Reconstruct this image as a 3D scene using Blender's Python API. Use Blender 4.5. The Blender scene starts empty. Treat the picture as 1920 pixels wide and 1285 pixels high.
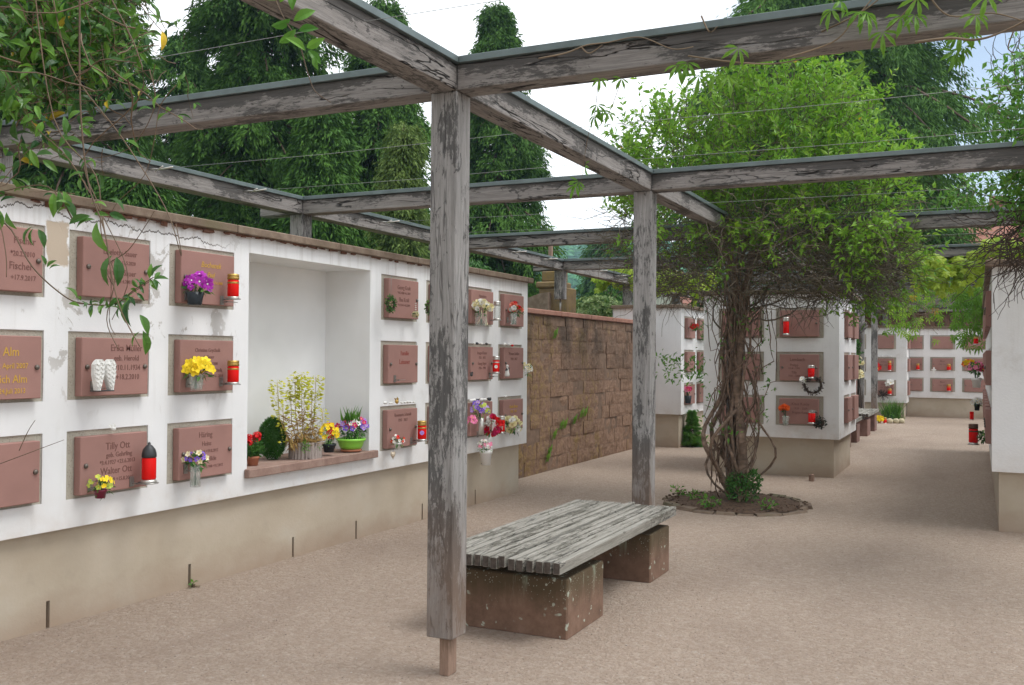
import bpy, math, random
import numpy as np
from mathutils import Matrix, Vector, noise as mnoise
C = bpy.context.scene
COL = C.collection
R_ = math.radians
# ------------------------------------------------------------------ camera, sky, sun, exposure
CAM_F = 1835.856                     # focal length in pixels of the 1920 px wide photograph
CR = np.array([0.9028360, 0.4299123, 0.0079117])
CU = np.array([-0.0015947, -0.0150518, 0.9998854])
CF = np.array([-0.4299822, 0.9027452, 0.0129037])
CO = np.array([0.0, 0.0, 1.52])
cam = bpy.data.cameras.new('camera'); cam_o = bpy.data.objects.new('camera', cam); COL.objects.link(cam_o)
cam.sensor_width = 36.0; cam.lens = CAM_F / 1920 * 36.0; cam.clip_start = 0.05; cam.clip_end = 3000
M = Matrix.Identity(4)
for i in range(3):
    M[i][0] = CR[i]; M[i][1] = CU[i]; M[i][2] = -CF[i]; M[i][3] = CO[i]
cam_o.matrix_world = M
C.camera = cam_o
SUN_EL, SUN_AZ = 63.0, 82.0         # azimuth clockwise from +Y
w = bpy.data.worlds.new("World"); C.world = w; w.use_nodes = True
nt = w.node_tree; nt.nodes.clear()
wo = nt.nodes.new('ShaderNodeOutputWorld'); bg = nt.nodes.new('ShaderNodeBackground')
sky = nt.nodes.new('ShaderNodeTexSky'); sky.sky_type = 'NISHITA'; sky.sun_disc = False
sky.sun_elevation = R_(SUN_EL); sky.sun_rotation = R_(SUN_AZ)
tcn = nt.nodes.new('ShaderNodeTexCoord')
cn = nt.nodes.new('ShaderNodeTexNoise'); cn.inputs['Scale'].default_value = 2.2; cn.inputs['Detail'].default_value = 6
nt.links.new(tcn.outputs['Generated'], cn.inputs['Vector'])
dt = nt.nodes.new('ShaderNodeVectorMath'); dt.operation = 'DOT_PRODUCT'; dt.inputs[1].default_value = (0.10, 0.965, 0.24)
nt.links.new(tcn.outputs['Generated'], dt.inputs[0])
ad = nt.nodes.new('ShaderNodeMath'); ad.operation = 'MULTIPLY_ADD'; ad.inputs[1].default_value = 0.12
nt.links.new(cn.outputs['Fac'], ad.inputs[0]); nt.links.new(dt.outputs['Value'], ad.inputs[2])
mr = nt.nodes.new('ShaderNodeMapRange'); mr.interpolation_type = 'SMOOTHSTEP'
mr.inputs['From Min'].default_value = 0.985; mr.inputs['From Max'].default_value = 1.05
mr.inputs['To Min'].default_value = 1.0; mr.inputs['To Max'].default_value = 0.12
nt.links.new(ad.outputs[0], mr.inputs['Value'])
mx = nt.nodes.new('ShaderNodeMix'); mx.data_type = 'RGBA'
# the overcast is brighter ahead and to the right, duller behind the camera
dt2 = nt.nodes.new('ShaderNodeVectorMath'); dt2.operation = 'DOT_PRODUCT'; dt2.inputs[1].default_value = (0.52, 0.80, 0.30)
nt.links.new(tcn.outputs['Generated'], dt2.inputs[0])
mr2 = nt.nodes.new('ShaderNodeMapRange'); mr2.inputs['From Min'].default_value = -1; mr2.inputs['From Max'].default_value = .8; mr2.inputs['To Min'].default_value = .48; mr2.inputs['To Max'].default_value = 1.1
nt.links.new(dt2.outputs['Value'], mr2.inputs['Value'])
cs_ = nt.nodes.new('ShaderNodeVectorMath'); cs_.operation = 'SCALE'; cs_.inputs[0].default_value = (10.6, 10.75, 11.0)
nt.links.new(mr2.outputs['Result'], cs_.inputs['Scale']); nt.links.new(cs_.outputs[0], mx.inputs['B'])
nt.links.new(mr.outputs['Result'], mx.inputs['Factor']); nt.links.new(sky.outputs[0], mx.inputs['A'])
nt.links.new(mx.outputs['Result'], bg.inputs['Color']); bg.inputs['Strength'].default_value = 0.12
nt.links.new(bg.outputs[0], wo.inputs['Surface'])
sl = bpy.data.lights.new('sun', 'SUN'); sl.energy = 1.7; sl.angle = R_(26); sl.color = (1, 0.98, 0.95)
so = bpy.data.objects.new('sun', sl); COL.objects.link(so)
sd = Vector((math.sin(R_(SUN_AZ)) * math.cos(R_(SUN_EL)), math.cos(R_(SUN_AZ)) * math.cos(R_(SUN_EL)), math.sin(R_(SUN_EL))))
so.rotation_euler = sd.to_track_quat('Z', 'Y').to_euler()
C.view_settings.view_transform = 'Standard'; C.view_settings.look = 'None'
C.view_settings.exposure = 0.46; C.view_settings.gamma = 1.0

rng = np.random.default_rng(7)
# ------------------------------------------------------------------ helpers
def ray(u, v): return CF + CR * (u - 960) / CAM_F - CU * (v - 642.5) / CAM_F
def at(u, v, ax, val):               # point of the plane axis=val seen at pixel u, v of the photograph
    d = ray(u, v); return CO + d * (val - CO[ax]) / d[ax]
def mpp(P): return float((np.asarray(P) - CO) @ CF) / CAM_F      # metres per pixel at P
def lin(r, g, b):
    f = lambda c: (c / 255 / 12.92) if c / 255 <= 0.04045 else ((c / 255 + 0.055) / 1.055) ** 2.4
    return (f(r), f(g), f(b), 1)

class MB:
    def __init__(s): s.V = []; s.T = []; s.R = []; s.L = []; s.FS = []; s.FM = []; s.n = 0; s.S = []
    def add(s, V, F, m=0, tc=None, rnd=None, smooth=False):
        V = np.asarray(V, float).reshape(-1, 3)
        s.V.append(V); s.T.append(V if tc is None else np.asarray(tc, float).reshape(-1, 3))
        r = rng.random() if rnd is None else rnd
        s.R.append(np.broadcast_to(np.asarray(r, float), (len(V),)) if np.ndim(r) == 0 else np.asarray(r, float))
        for i, f in enumerate(F):
            s.L.extend([q + s.n for q in f]); s.FS.append(len(f)); s.FM.append(m if np.ndim(m) == 0 else m[i]); s.S.append(smooth)
        s.n += len(V)
    def add_inst(s, V, F, m, rnd):   # V: (N,k,3), F: template faces; m int or per-face list
        N, k, _ = V.shape
        if N == 0: return
        s.V.append(V.reshape(-1, 3)); s.T.append(V.reshape(-1, 3)); s.R.append(np.repeat(rnd, k))
        tl = np.concatenate([np.array(f) for f in F]); sz = np.array([len(f) for f in F])
        L = (tl[None, :] + (np.arange(N) * k)[:, None] + s.n).ravel()
        s.L.extend(L.tolist()); s.FS.extend(np.tile(sz, N).tolist())
        fm = np.full(len(F), m) if np.ndim(m) == 0 else np.array(m)
        s.FM.extend(np.tile(fm, N).tolist()); s.S.extend([False] * (len(F) * N))
        s.n += N * k
    def box(s, x0, x1, y0, y1, z0, z1, m=0, ax=1, bev=0.0, rnd=None, jit=0.0, endm=None):
        lo = np.array([min(x0, x1), min(y0, y1), min(z0, z1)]); hi = np.array([max(x0, x1), max(y0, y1), max(z0, z1)])
        V = []; F = []
        if bev <= 0:
            V = [[(lo, hi)[(i >> k) & 1][k] for k in range(3)] for i in range(8)]
            F = [(0, 2, 3, 1), (4, 5, 7, 6), (0, 1, 5, 4), (2, 6, 7, 3), (0, 4, 6, 2), (1, 3, 7, 5)]
        else:
            # chamfered box: 24 verts
            idx = {}
            for i in range(8):
                sg = [(i >> k) & 1 for k in range(3)]
                for a in range(3):
                    p = [0, 0, 0]
                    for k in range(3):
                        c = hi[k] if sg[k] else lo[k]
                        p[k] = c if k == a else (c - bev if sg[k] else c + bev)
                    idx[(i, a)] = len(V); V.append(p)
            q = lambda i, j, a: (idx[(i, a)], idx[(j, a)])
            base = {0: [(0, 4, 6, 2), (1, 3, 7, 5)], 1: [(0, 1, 5, 4), (2, 6, 7, 3)], 2: [(0, 2, 3, 1), (4, 5, 7, 6)]}
            for a in range(3):
                for f in base[a]: F.append(tuple(idx[(i, a)] for i in f))
            for i in range(8): 
                F.append(tuple(idx[(i, a)] for a in range(3)) if bin(i).count('1') % 2 == 0 else tuple(idx[(i, a)] for a in (2, 1, 0)))
            for i in range(8):
                for k in range(3):
                    j = i ^ (1 << k)
                    if j > i:
                        a, b = [t for t in range(3) if t != k]
                        F.append((idx[(i, a)], idx[(j, a)], idx[(j, b)], idx[(i, b)]))
        V = np.array(V, float)
        if jit: V = V + rng.normal(0, jit, V.shape)
        if endm is not None: m = [m] * len(F); m[2] = m[3] = endm
        if ax == 9: s.add(V, F, m, V, rnd); return
        o = {0: (0, 1, 2), 1: (1, 0, 2), 2: (2, 0, 1)}[ax]
        s.add(V, F, m, V[:, o] + rng.random(3) * 20, rnd)
    def tube(s, pts, r, n=6, m=0, cap=True, rnd=None, smooth=True):
        P = np.asarray(pts, float); K = len(P); r = np.broadcast_to(np.asarray(r, float), (K,))
        T = np.gradient(P, axis=0); T /= (np.linalg.norm(T, axis=1, keepdims=True) + 1e-9)
        ref = np.array([0, 0, 1.0]) if abs(T[0][2]) < 0.9 else np.array([1.0, 0, 0])
        A = np.cross(T, ref); A /= (np.linalg.norm(A, axis=1, keepdims=True) + 1e-9); B = np.cross(T, A)
        th = np.linspace(0, 2 * np.pi, n, endpoint=False)
        V = P[:, None] + r[:, None, None] * (A[:, None] * np.cos(th)[None, :, None] + B[:, None] * np.sin(th)[None, :, None])
        le = np.concatenate([[0], np.cumsum(np.linalg.norm(np.diff(P, axis=0), axis=1))])
        tc = np.stack([np.repeat(le, n), np.tile(np.cos(th), K) * 0.02, np.tile(np.sin(th), K) * 0.02], 1) + rng.random(3) * 9
        F = [(i * n + j, i * n + (j + 1) % n, (i + 1) * n + (j + 1) % n, (i + 1) * n + j) for i in range(K - 1) for j in range(n)]
        if cap: F += [tuple(range(n))[::-1], tuple((K - 1) * n + j for j in range(n))]
        s.add(V.reshape(-1, 3), F, m, tc, rnd, smooth)
    def lathe(s, c, prof, n=16, m=0, smooth=True, axis=(0, 0, 1), sx=1.0, sy=1.0):   # prof: (r, h)
        c = np.asarray(c, float); K = len(prof)
        th = np.linspace(0, 2 * np.pi, n, endpoint=False)
        z = np.asarray(axis, float); a = np.cross(z, (1, 0, 0)) if abs(z[0]) < .9 else np.cross(z, (0, 1, 0)); a = a / np.linalg.norm(a); b = np.cross(z, a)
        V = [c + z * h + r * (a * math.cos(t) * sx + b * math.sin(t) * sy) for r, h in prof for t in th]
        F = [(i * n + j, i * n + (j + 1) % n, (i + 1) * n + (j + 1) % n, (i + 1) * n + j) for i in range(K - 1) for j in range(n)]
        F += [tuple(range(n))[::-1], tuple((K - 1) * n + j for j in range(n))]
        s.add(V, F, m, None, None, smooth)
    def blob(s, c, r, m=0, n=10, jit=0.1, rnd=None, seed=None):
        c = np.asarray(c, float); r = np.broadcast_to(np.asarray(r, float), (3,)); V = []; k = n // 2 + 1
        for i in range(k + 1):
            ph = math.pi * i / k
            for j in range(n):
                t = 2 * math.pi * j / n
                d = np.array([math.sin(ph) * math.cos(t), math.sin(ph) * math.sin(t), math.cos(ph)])
                q = 1 + jit * mnoise.noise(Vector(d * 1.7 + c * 3)) * 2
                V.append(c + d * r * q)
        F = [(i * n + j, (i + 1) * n + j, (i + 1) * n + (j + 1) % n, i * n + (j + 1) % n) for i in range(k) for j in range(n)]
        s.add(V, F, m, None, rnd, True)
    def build(s, name, mats, parent=None, origin=None, kind=None):
        if not isinstance(mats, (list, tuple)): mats = [mats]
        V = np.concatenate(s.V); o = np.zeros(3)
        if parent is not None: o = wloc(parent)
        elif origin is not None: o = np.asarray(origin, float)
        me = bpy.data.meshes.new(name)
        me.vertices.add(len(V)); me.vertices.foreach_set('co', (V - o).ravel())
        L = np.array(s.L, dtype=np.int32); FS = np.array(s.FS, dtype=np.int32)
        me.loops.add(len(L)); me.loops.foreach_set('vertex_index', L)
        me.polygons.add(len(FS)); st = np.concatenate([[0], np.cumsum(FS)[:-1]]).astype(np.int32)
        me.polygons.foreach_set('loop_start', st); me.polygons.foreach_set('loop_total', FS)
        me.polygons.foreach_set('material_index', np.array(s.FM, dtype=np.int32))
        me.polygons.foreach_set('use_smooth', np.array(s.S, dtype=bool))
        a = me.attributes.new('tc', 'FLOAT_VECTOR', 'POINT'); a.data.foreach_set('vector', np.concatenate(s.T).ravel())
        a = me.attributes.new('rnd', 'FLOAT', 'POINT'); a.data.foreach_set('value', np.concatenate(s.R))
        for m_ in mats: me.materials.append(m_)
        me.update(calc_edges=True)
        ob = bpy.data.objects.new(name, me); COL.objects.link(ob)
        if parent is not None: ob.parent = parent; ob['_o'] = 0; del ob['_o']
        else: ob.location = o
        ORI[ob.name] = o
        if kind: ob['kind'] = kind
        return ob
ORI = {}
def wloc(o): return ORI[o.name]
def thing(name, label, cat, loc, group=None):
    o = bpy.data.objects.new(name, None); COL.objects.link(o); o.empty_display_size = 0.1
    o.location = tuple(loc); ORI[o.name] = np.asarray(loc, float); o['label'] = label; o['category'] = cat
    if group: o['group'] = group
    return o
def tag(o, label, cat, group=None):
    o['label'] = label; o['category'] = cat
    if group: o['group'] = group
    return o

# ------------------------------------------------------------------ materials
MATS = {}
def new_mat(name):
    m = bpy.data.materials.new(name); m.use_nodes = True; MATS[name] = m
    n = m.node_tree; b = n.nodes['Principled BSDF']; return m, n, b
class NT:
    def __init__(s, n): s.n = n
    def node(s, t, **k):
        x = s.n.nodes.new(t)
        for a, b in k.items(): setattr(x, a, b)
        return x
    def link(s, a, b): s.n.links.new(a, b)
    def attr(s, name='tc'): 
        a = s.node('ShaderNodeAttribute'); a.attribute_name = name; return a.outputs['Vector'] if name == 'tc' else a.outputs['Fac']
    def map(s, vec, scale=(1, 1, 1), loc=(0, 0, 0)):
        x = s.node('ShaderNodeMapping'); x.inputs['Scale'].default_value = scale; x.inputs['Location'].default_value = loc; s.link(vec, x.inputs['Vector']); return x.outputs[0]
    def noise(s, vec, scale, detail=4, rough=.55, dist=0.0, out='Fac'):
        x = s.node('ShaderNodeTexNoise'); x.inputs['Scale'].default_value = scale; x.inputs['Detail'].default_value = detail
        x.inputs['Roughness'].default_value = rough; x.inputs['Distortion'].default_value = dist; s.link(vec, x.inputs['Vector']); return x.outputs[out]
    def voro(s, vec, scale, feat='F1', out='Distance', rand=1.0):
        x = s.node('ShaderNodeTexVoronoi', feature=feat); x.inputs['Scale'].default_value = scale; x.inputs['Randomness'].default_value = rand; s.link(vec, x.inputs['Vector']); return x.outputs[out]
    def ramp(s, fac, stops, interp='LINEAR'):
        x = s.node('ShaderNodeValToRGB'); x.color_ramp.interpolation = interp; e = x.color_ramp.elements
        while len(e) < len(stops): e.new(0.5)
        for i, (p, c) in enumerate(stops):
            e[i].position = p; e[i].color = c if len(c) == 4 else (*c, 1)
        s.link(fac, x.inputs[0]); return x.outputs['Color']
    def mr(s, v, a, b, c=0.0, d=1.0, smooth=False):
        x = s.node('ShaderNodeMapRange'); 
        if smooth: x.interpolation_type = 'SMOOTHSTEP'
        for k, q in zip(('From Min', 'From Max', 'To Min', 'To Max'), (a, b, c, d)): x.inputs[k].default_value = q
        s.link(v, x.inputs['Value']); return x.outputs['Result']
    def math(s, op, a, b=None, clamp=False):
        x = s.node('ShaderNodeMath', operation=op, use_clamp=clamp)
        for i, q in enumerate((a, b)):
            if q is None: continue
            if isinstance(q, (int, float)): x.inputs[i].default_value = q
            else: s.link(q, x.inputs[i])
        return x.outputs[0]
    def mix(s, f, a, b, blend='MIX'):
        x = s.node('ShaderNodeMix', data_type='RGBA', blend_type=blend)
        for k, q in (('Factor', f), ('A', a), ('B', b)):
            if isinstance(q, (int, float)): x.inputs[k].default_value = q
            elif isinstance(q, tuple): x.inputs[k].default_value = q if len(q) == 4 else (*q, 1)
            else: s.link(q, x.inputs[k])
        return x.outputs['Result']
    def bump(s, h, strength, dist, b, prev=None):
        x = s.node('ShaderNodeBump'); x.inputs['Strength'].default_value = strength; x.inputs['Distance'].default_value = dist
        s.link(h, x.inputs['Height'])
        if prev is not None: s.link(prev, x.inputs['Normal'])
        s.link(x.outputs[0], b.inputs['Normal']); return x.outputs[0]
    def sep(s, v):
        x = s.node('ShaderNodeSeparateXYZ'); s.link(v, x.inputs[0]); return x.outputs

def wood(name, light, mid, dark, patch=0.5, brown=None, top=0.0, crack=1.0, soft=1.0):
    m, n, b = new_mat(name); T = NT(n); tc = T.attr()
    g1 = T.noise(T.map(tc, (2.2, 42, 42)), 1.0, 8, .72, .6)
    g2 = T.noise(T.map(tc, (7, 190, 190)), 1.0, 5, .7)
    p = T.noise(T.map(tc, (1.3, 3.2, 3.2)), 1.5, 7, .6, .6)
    fl = T.noise(T.map(tc, (16, 75, 75)), 1.0, 6, .8)          # flaking silver skin
    knot = T.noise(T.map(tc, (7, 13, 13), (3, 1, 7)), 1.0, 3, .6, 1.5)
    pm = T.math('ADD', p, T.math('MULTIPLY', T.math('SUBTRACT', fl, .5), .8))
    pm = T.math('ADD', pm, T.mr(knot, .62, .78, 0, .35))
    if top:
        z = T.sep(T.node('ShaderNodeNewGeometry').outputs['Position'])[2]
        pm = T.math('ADD', pm, T.mr(z, 2.82, 2.90, 0, top))
    mask = T.mr(pm, patch - .09 * soft, patch + .12 * soft, 0, 1, True)
    base = T.mix(T.mr(g1, .32, .68), mid, light)
    dk = T.mix(T.mr(g1, .3, .7), dark, tuple(c * 2.3 for c in dark))
    col = T.mix(T.math('MULTIPLY', mask, .88), base, dk)
    col = T.mix(T.mr(g2, .45, .75, 0, .55), col, dark)
    cr = T.noise(T.map(tc, (.9, 9, 9)), 1.0, 4, .55, .35)
    ridge = T.math('ABSOLUTE', T.math('SUBTRACT', cr, .5))
    rare = T.mr(T.noise(T.map(tc, (1.1, 3, 3), (5, 5, 5)), 1.0, 2), .47, .55)
    ck = T.math('MULTIPLY', T.math('MULTIPLY', T.mr(ridge, .003, .013, 1, 0), rare), crack)
    col = T.mix(ck, col, (.012, .01, .009, 1))
    if brown:
        z = T.sep(T.node('ShaderNodeNewGeometry').outputs['Position'])[2]
        col = T.mix(T.math('MULTIPLY', T.mr(z, .2, .95, 1.0, 0), T.mr(p, .25, .55)), col, brown)
    T.link(col, b.inputs['Base Color']); b.inputs['Roughness'].default_value = .88; b.inputs['Specular IOR Level'].default_value = .3
    hh = T.math('SUBTRACT', T.math('ADD', T.math('MULTIPLY', g1, .5), T.math('MULTIPLY', fl, .5)), T.math('MULTIPLY', ck, 2.2))
    T.bump(hh, .8, .007, b); return m
beam_mat = wood('weathered_beam', (.32, .30, .285), (.17, .158, .148), (.04, .038, .036), .565, None, .26, 1.0, .5)
post_mat = wood('weathered_post', (.38, .37, .36), (.225, .218, .21), (.048, .047, .046), .50, (.19, .13, .095, 1), 0, .5, .35)
slat_mat = wood('weathered_slat', (.36, .345, .31), (.19, .178, .15), (.05, .046, .036), .56, None, 0, .6, .7)
foot_mat = wood('foot_wood', (.34, .235, .18), (.26, .17, .125), (.12, .08, .055), .62)
board_mat = wood('screen_board', (.3, .17, .11), (.2, .11, .075), (.08, .05, .04), .62)

def simple(name, col, rough=.6, metal=0.0, var=0.0, scale=20, spec=.5, bump=0.0, bscale=60, bd=.003):
    m, n, b = new_mat(name); T = NT(n)
    b.inputs['Roughness'].default_value = rough; b.inputs['Metallic'].default_value = metal; b.inputs['Specular IOR Level'].default_value = spec
    c4 = (*col[:3], 1); b.inputs['Base Color'].default_value = c4
    if var:
        f = T.noise(T.attr(), scale, 5, .6)
        T.link(T.mix(T.mr(f, .3, .7), tuple(c * (1 - var) for c in col[:3]), tuple(min(1, c * (1 + var)) for c in col[:3])), b.inputs['Base Color'])
    if bump: T.bump(T.noise(T.attr(), bscale, 4, .6), bump, bd, b)
    return m
zinc = simple('zinc_cap', (.12, .155, .155), .5, .25, .25, 5)
metal = simple('steel', (.35, .34, .32), .4, .8, .2, 30)
dark_metal = simple('dark_metal', (.05, .052, .055), .5, .5, .2, 10)
wire_mat = simple('wire', (.26, .27, .26), .6, .3)
screw_mat = simple('screw', (.16, .14, .12), .45, .7)

def plaster(name, detail=False, tone=(.80, .81, .815)):
    m, n, b = new_mat(name); T = NT(n); tc = T.attr(); xyz = T.sep(tc)
    f = T.noise(tc, 1.3, 6, .6); g = T.noise(tc, 6, 6, .65)
    col = T.mix(T.mr(f, .35, .75), (*tone, 1), tuple(t * .88 for t in tone))
    # vertical runs of dirt
    st = T.noise(T.map(tc, (9, 9, .7)), 1.0, 5, .6)
    col = T.mix(T.mr(st, .58, .82, 0, .28), col, (.44, .42, .38, 1))
    col = T.mix(T.mr(T.math('MULTIPLY', g, f), .33, .46, 0, .35), col, (.5, .48, .44, 1))
    dr = T.noise(T.map(tc, (16, 16, .5)), 1.0, 6, .65)      # runs below the coping
    col = T.mix(T.math('MULTIPLY', T.mr(dr, .5, .72, 0, .55), T.mr(xyz[2], 1.85, 2.33, 0, 1)), col, (.36, .33, .29, 1))
    lowz = T.mr(xyz[2], .54, .8, .45, 0)
    col = T.mix(T.math('MULTIPLY', lowz, T.mr(g, .3, .7)), col, (.55, .47, .4, 1))
    h = T.noise(tc, 45, 5, .6)
    if detail:
        # worn part near the coping: grey patches, bare patch, cracks
        my = T.math('MULTIPLY', T.mr(xyz[1], 3.3, 3.8), T.mr(xyz[1], 5.4, 4.9)); mz = T.mr(xyz[2], 1.1, 1.5)
        reg = T.math('MULTIPLY', my, mz)
        pn = T.noise(T.map(tc, (1, 1, .8), (0, 3.1, 0)), 5.0, 7, .68, .4)
        pt = T.math('MULTIPLY', reg, T.mr(pn, .585, .61))
        col = T.mix(T.math('MULTIPLY', pt, .8), col, (.42, .40, .37, 1))
        dn = T.noise(tc, 14, 5, .6); d1 = T.math('MULTIPLY', T.math('SUBTRACT', dn, .5), .09)
        yy = T.math('ADD', xyz[1], d1); zz = T.math('ADD', xyz[2], d1)
        bx = T.math('MULTIPLY', T.math('MULTIPLY', T.mr(yy, 3.69, 3.70), T.mr(yy, 3.845, 3.835)), T.math('MULTIPLY', T.mr(zz, 1.985, 2.0), T.mr(zz, 2.235, 2.225)))
        col = T.mix(bx, col, (.50, .42, .33, 1))
        # crack line descending to the right
        wob = T.noise(T.map(tc, (1, 1, 0)), 4.5, 6, .7); wz = T.math('MULTIPLY', T.math('SUBTRACT', wob, .5), .22)
        tz = T.math('SUBTRACT', 2.285, T.math('MULTIPLY', T.math('SUBTRACT', xyz[1], 3.6), .035))
        dd = T.math('ABSOLUTE', T.math('SUBTRACT', T.math('ADD', xyz[2], wz), tz))
        ck = T.math('MULTIPLY', T.mr(dd, .002, .005, 1, 0), T.math('MULTIPLY', T.mr(xyz[1], 3.2, 3.4), T.mr(xyz[1], 5.2, 4.9)))
        col = T.mix(ck, col, (.09, .075, .06, 1))
        h = T.math('SUBTRACT', T.math('SUBTRACT', T.math('MULTIPLY', h, .3), T.math('MULTIPLY', ck, 1.5)), T.math('MULTIPLY', pt, .35))
        h = T.math('SUBTRACT', h, bx)
    T.link(col, b.inputs['Base Color']); b.inputs['Roughness'].default_value = .9; b.inputs['Specular IOR Level'].default_value = .25
    T.bump(h, .5, .004, b); return m
white_wall = plaster('white_render'); white_worn = plaster('white_render_worn', True)
niche_in = simple('niche_render', (.81, .82, .82), .9, 0, .04, 3, .25)

def base_mat():
    m, n, b = new_mat('beige_plinth'); T = NT(n); tc = T.attr(); z = T.sep(tc)[2]
    f = T.noise(T.map(tc, (1, 1, 1.4)), 1.5, 6, .6); g = T.noise(tc, 7, 5)
    col = T.ramp(f, [(.3, (.40, .335, .25)), (.55, (.46, .395, .31)), (.75, (.48, .44, .365))])
    edge = T.math('ADD', z, T.math('MULTIPLY', T.math('SUBTRACT', f, .5), .35))
    col = T.mix(T.mr(edge, .0, .2, .6, 0), col, (.31, .215, .155, 1))
    col = T.mix(T.mr(g, .6, .8, 0, .3), col, (.3, .26, .2, 1))
    T.link(col, b.inputs['Base Color']); b.inputs['Roughness'].default_value = .92
    T.bump(T.noise(tc, 60, 4), .4, .003, b); return m
plinth = base_mat()

def stone(name, cols, moss=None, speck=None, rndv=.25, sc=8, bump=.6, bd=.008, dark=None, yel=False):
    m, n, b = new_mat(name); T = NT(n); tc = T.attr(); r = T.attr('rnd')
    f = T.noise(tc, sc, 8, .65); g = T.noise(tc, sc * 7, 6, .7); p = T.noise(tc, .9, 5, .6)
    col = T.ramp(f, [(.3, cols[0]), (.5, cols[1]), (.72, cols[2])])
    col = T.mix(T.mr(r, 0, 1, 0, rndv), col, tuple(c * .55 for c in cols[0][:3]))
    col = T.mix(T.mr(g, .52, .8, 0, .4), col, tuple(c * .45 for c in cols[0][:3]))
    if moss:
        mm = T.math('ADD', p, T.math('MULTIPLY', T.math('SUBTRACT', f, .5), .5))
        col = T.mix(T.mr(mm, .5, .64, 0, .75), col, moss)
    if yel:      # yellow-green algae towards the near end of the wall
        y_ = T.sep(tc)[1]; mm = T.math('ADD', T.mr(y_, 9.9, 12.6, .34, .0), T.math('MULTIPLY', T.math('SUBTRACT', f, .5), .9))
        col = T.mix(T.mr(mm, .08, .35, 0, .8), col, (.25, .17, .035, 1))
    if dark:
        q = T.noise(T.map(tc, (1, 1, .35), (4, 9, 2)), 1.3, 6, .65); z = T.sep(tc)[2]
        col = T.mix(T.math('MULTIPLY', T.mr(q, .42, .62, 0, .85), T.mr(z, 1.0, 1.75)), col, dark)
    if speck:
        v = T.voro(tc, 26, rand=1.0); s2 = T.mr(T.noise(tc, 5, 3), .5, .6)
        col = T.mix(T.math('MULTIPLY', T.mr(v, .1, .2, 1, 0), s2), col, speck)
        bigm = T.noise(T.map(tc, (1, 1, .4)), 12, 5, .7)
        col = T.mix(T.mr(bigm, .62, .7, 0, .6), col, speck)
    T.link(col, b.inputs['Base Color']); b.inputs['Roughness'].default_value = .9; b.inputs['Specular IOR Level'].default_value = .25
    T.bump(T.math('ADD', f, T.math('MULTIPLY', g, .35)), bump, bd, b); return m
sandstone = stone('red_sandstone', [(.19, .115, .075), (.28, .175, .12), (.36, .245, .175)], moss=(.24, .165, .05, 1), rndv=.18, dark=(.06, .045, .034, 1), bd=.03, bump=1.0, sc=14, yel=True)
mortar = simple('mortar', (.17, .11, .075), .95, 0, .3, 12)
coping_mat = stone('coping_stone', [(.14, .105, .075), (.21, .155, .115), (.31, .25, .195)], moss=(.13, .11, .06, 1), bump=.6)
wallcap = stone('wall_cap', [(.25, .12, .085), (.31, .16, .12), (.36, .2, .15)], rndv=.2, bump=.4)
def bench_block_mat():
    m, n, b = new_mat('bench_stone'); T = NT(n); tc = T.attr(); z = T.sep(tc)[2]
    f = T.noise(tc, 7, 7, .65); q = T.noise(tc, 50, 5, .7); st = T.noise(T.map(tc, (13, 13, 1.6)), 1.0, 6, .7)
    col = T.ramp(f, [(.3, (.13, .08, .055)), (.5, (.19, .115, .08)), (.72, (.26, .165, .12))])
    col = T.mix(T.mr(q, .5, .8, 0, .4), col, (.08, .05, .035, 1))
    wet = T.mr(T.math('ADD', z, T.math('MULTIPLY', T.math('SUBTRACT', st, .5), -.25)), .13, .27)
    col = T.mix(T.math('MULTIPLY', wet, .8), col, (.075, .058, .03, 1))
    gr = T.math('MULTIPLY', T.mr(st, .57, .66), T.mr(z, .14, .3)); col = T.mix(T.math('MULTIPLY', gr, .65), col, (.30, .36, .27, 1))
    v = T.voro(T.mix(.12, tc, T.noise(tc, 9, 3, .5, 0, 'Color')), 19); s2 = T.mr(T.noise(tc, 5, 3), .43, .5)
    col = T.mix(T.math('MULTIPLY', T.math('MULTIPLY', T.mr(v, .13, .2, 1, 0), s2), .85), col, (.42, .46, .38, 1))
    v = T.voro(tc, 60); col = T.mix(T.math('MULTIPLY', T.math('MULTIPLY', T.mr(v, .14, .22, 1, 0), T.mr(z, .1, .25)), T.math('MULTIPLY', s2, .7)), col, (.42, .46, .38, 1))
    T.link(col, b.inputs['Base Color']); b.inputs['Roughness'].default_value = .9; b.inputs['Specular IOR Level'].default_value = .25
    T.bump(T.math('ADD', f, T.math('MULTIPLY', q, .5)), .5, .005, b); return m
bench_stone = bench_block_mat()
bench_stone2 = stone('bench_stone_plain', [(.15, .085, .07), (.21, .12, .10), (.26, .16, .13)], bump=.3, bd=.004)
sill_mat = stone('sill_stone', [(.24, .15, .12), (.33, .22, .18), (.4, .29, .24)], bump=.3, bd=.003)
pillar_mat = stone('mossy_pillar', [(.15, .11, .06), (.21, .15, .08), (.27, .19, .11)], moss=(.2, .14, .03, 1))
plaque_mat = None
def plaq(name, c):
    m, n, b = new_mat(name); T = NT(n); tc = T.attr(); r = T.attr('rnd')
    f = T.noise(tc, 5, 5, .6); g = T.noise(tc, 220, 3)
    col = T.mix(T.mr(f, .3, .7), tuple(q * .92 for q in c), tuple(q * 1.08 for q in c))
    col = T.mix(T.mr(r, 0, 1, 0, .22), col, tuple(q * .66 for q in c))
    col = T.mix(T.mr(g, .6, .75, 0, .14), col, tuple(q * .5 for q in c))
    T.link(col, b.inputs['Base Color']); b.inputs['Roughness'].default_value = .72; b.inputs['Specular IOR Level'].default_value = .3
    T.bump(g, .15, .001, b); return m
plaque_mat = plaq('plaque_stone', (.335, .185, .158))
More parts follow.
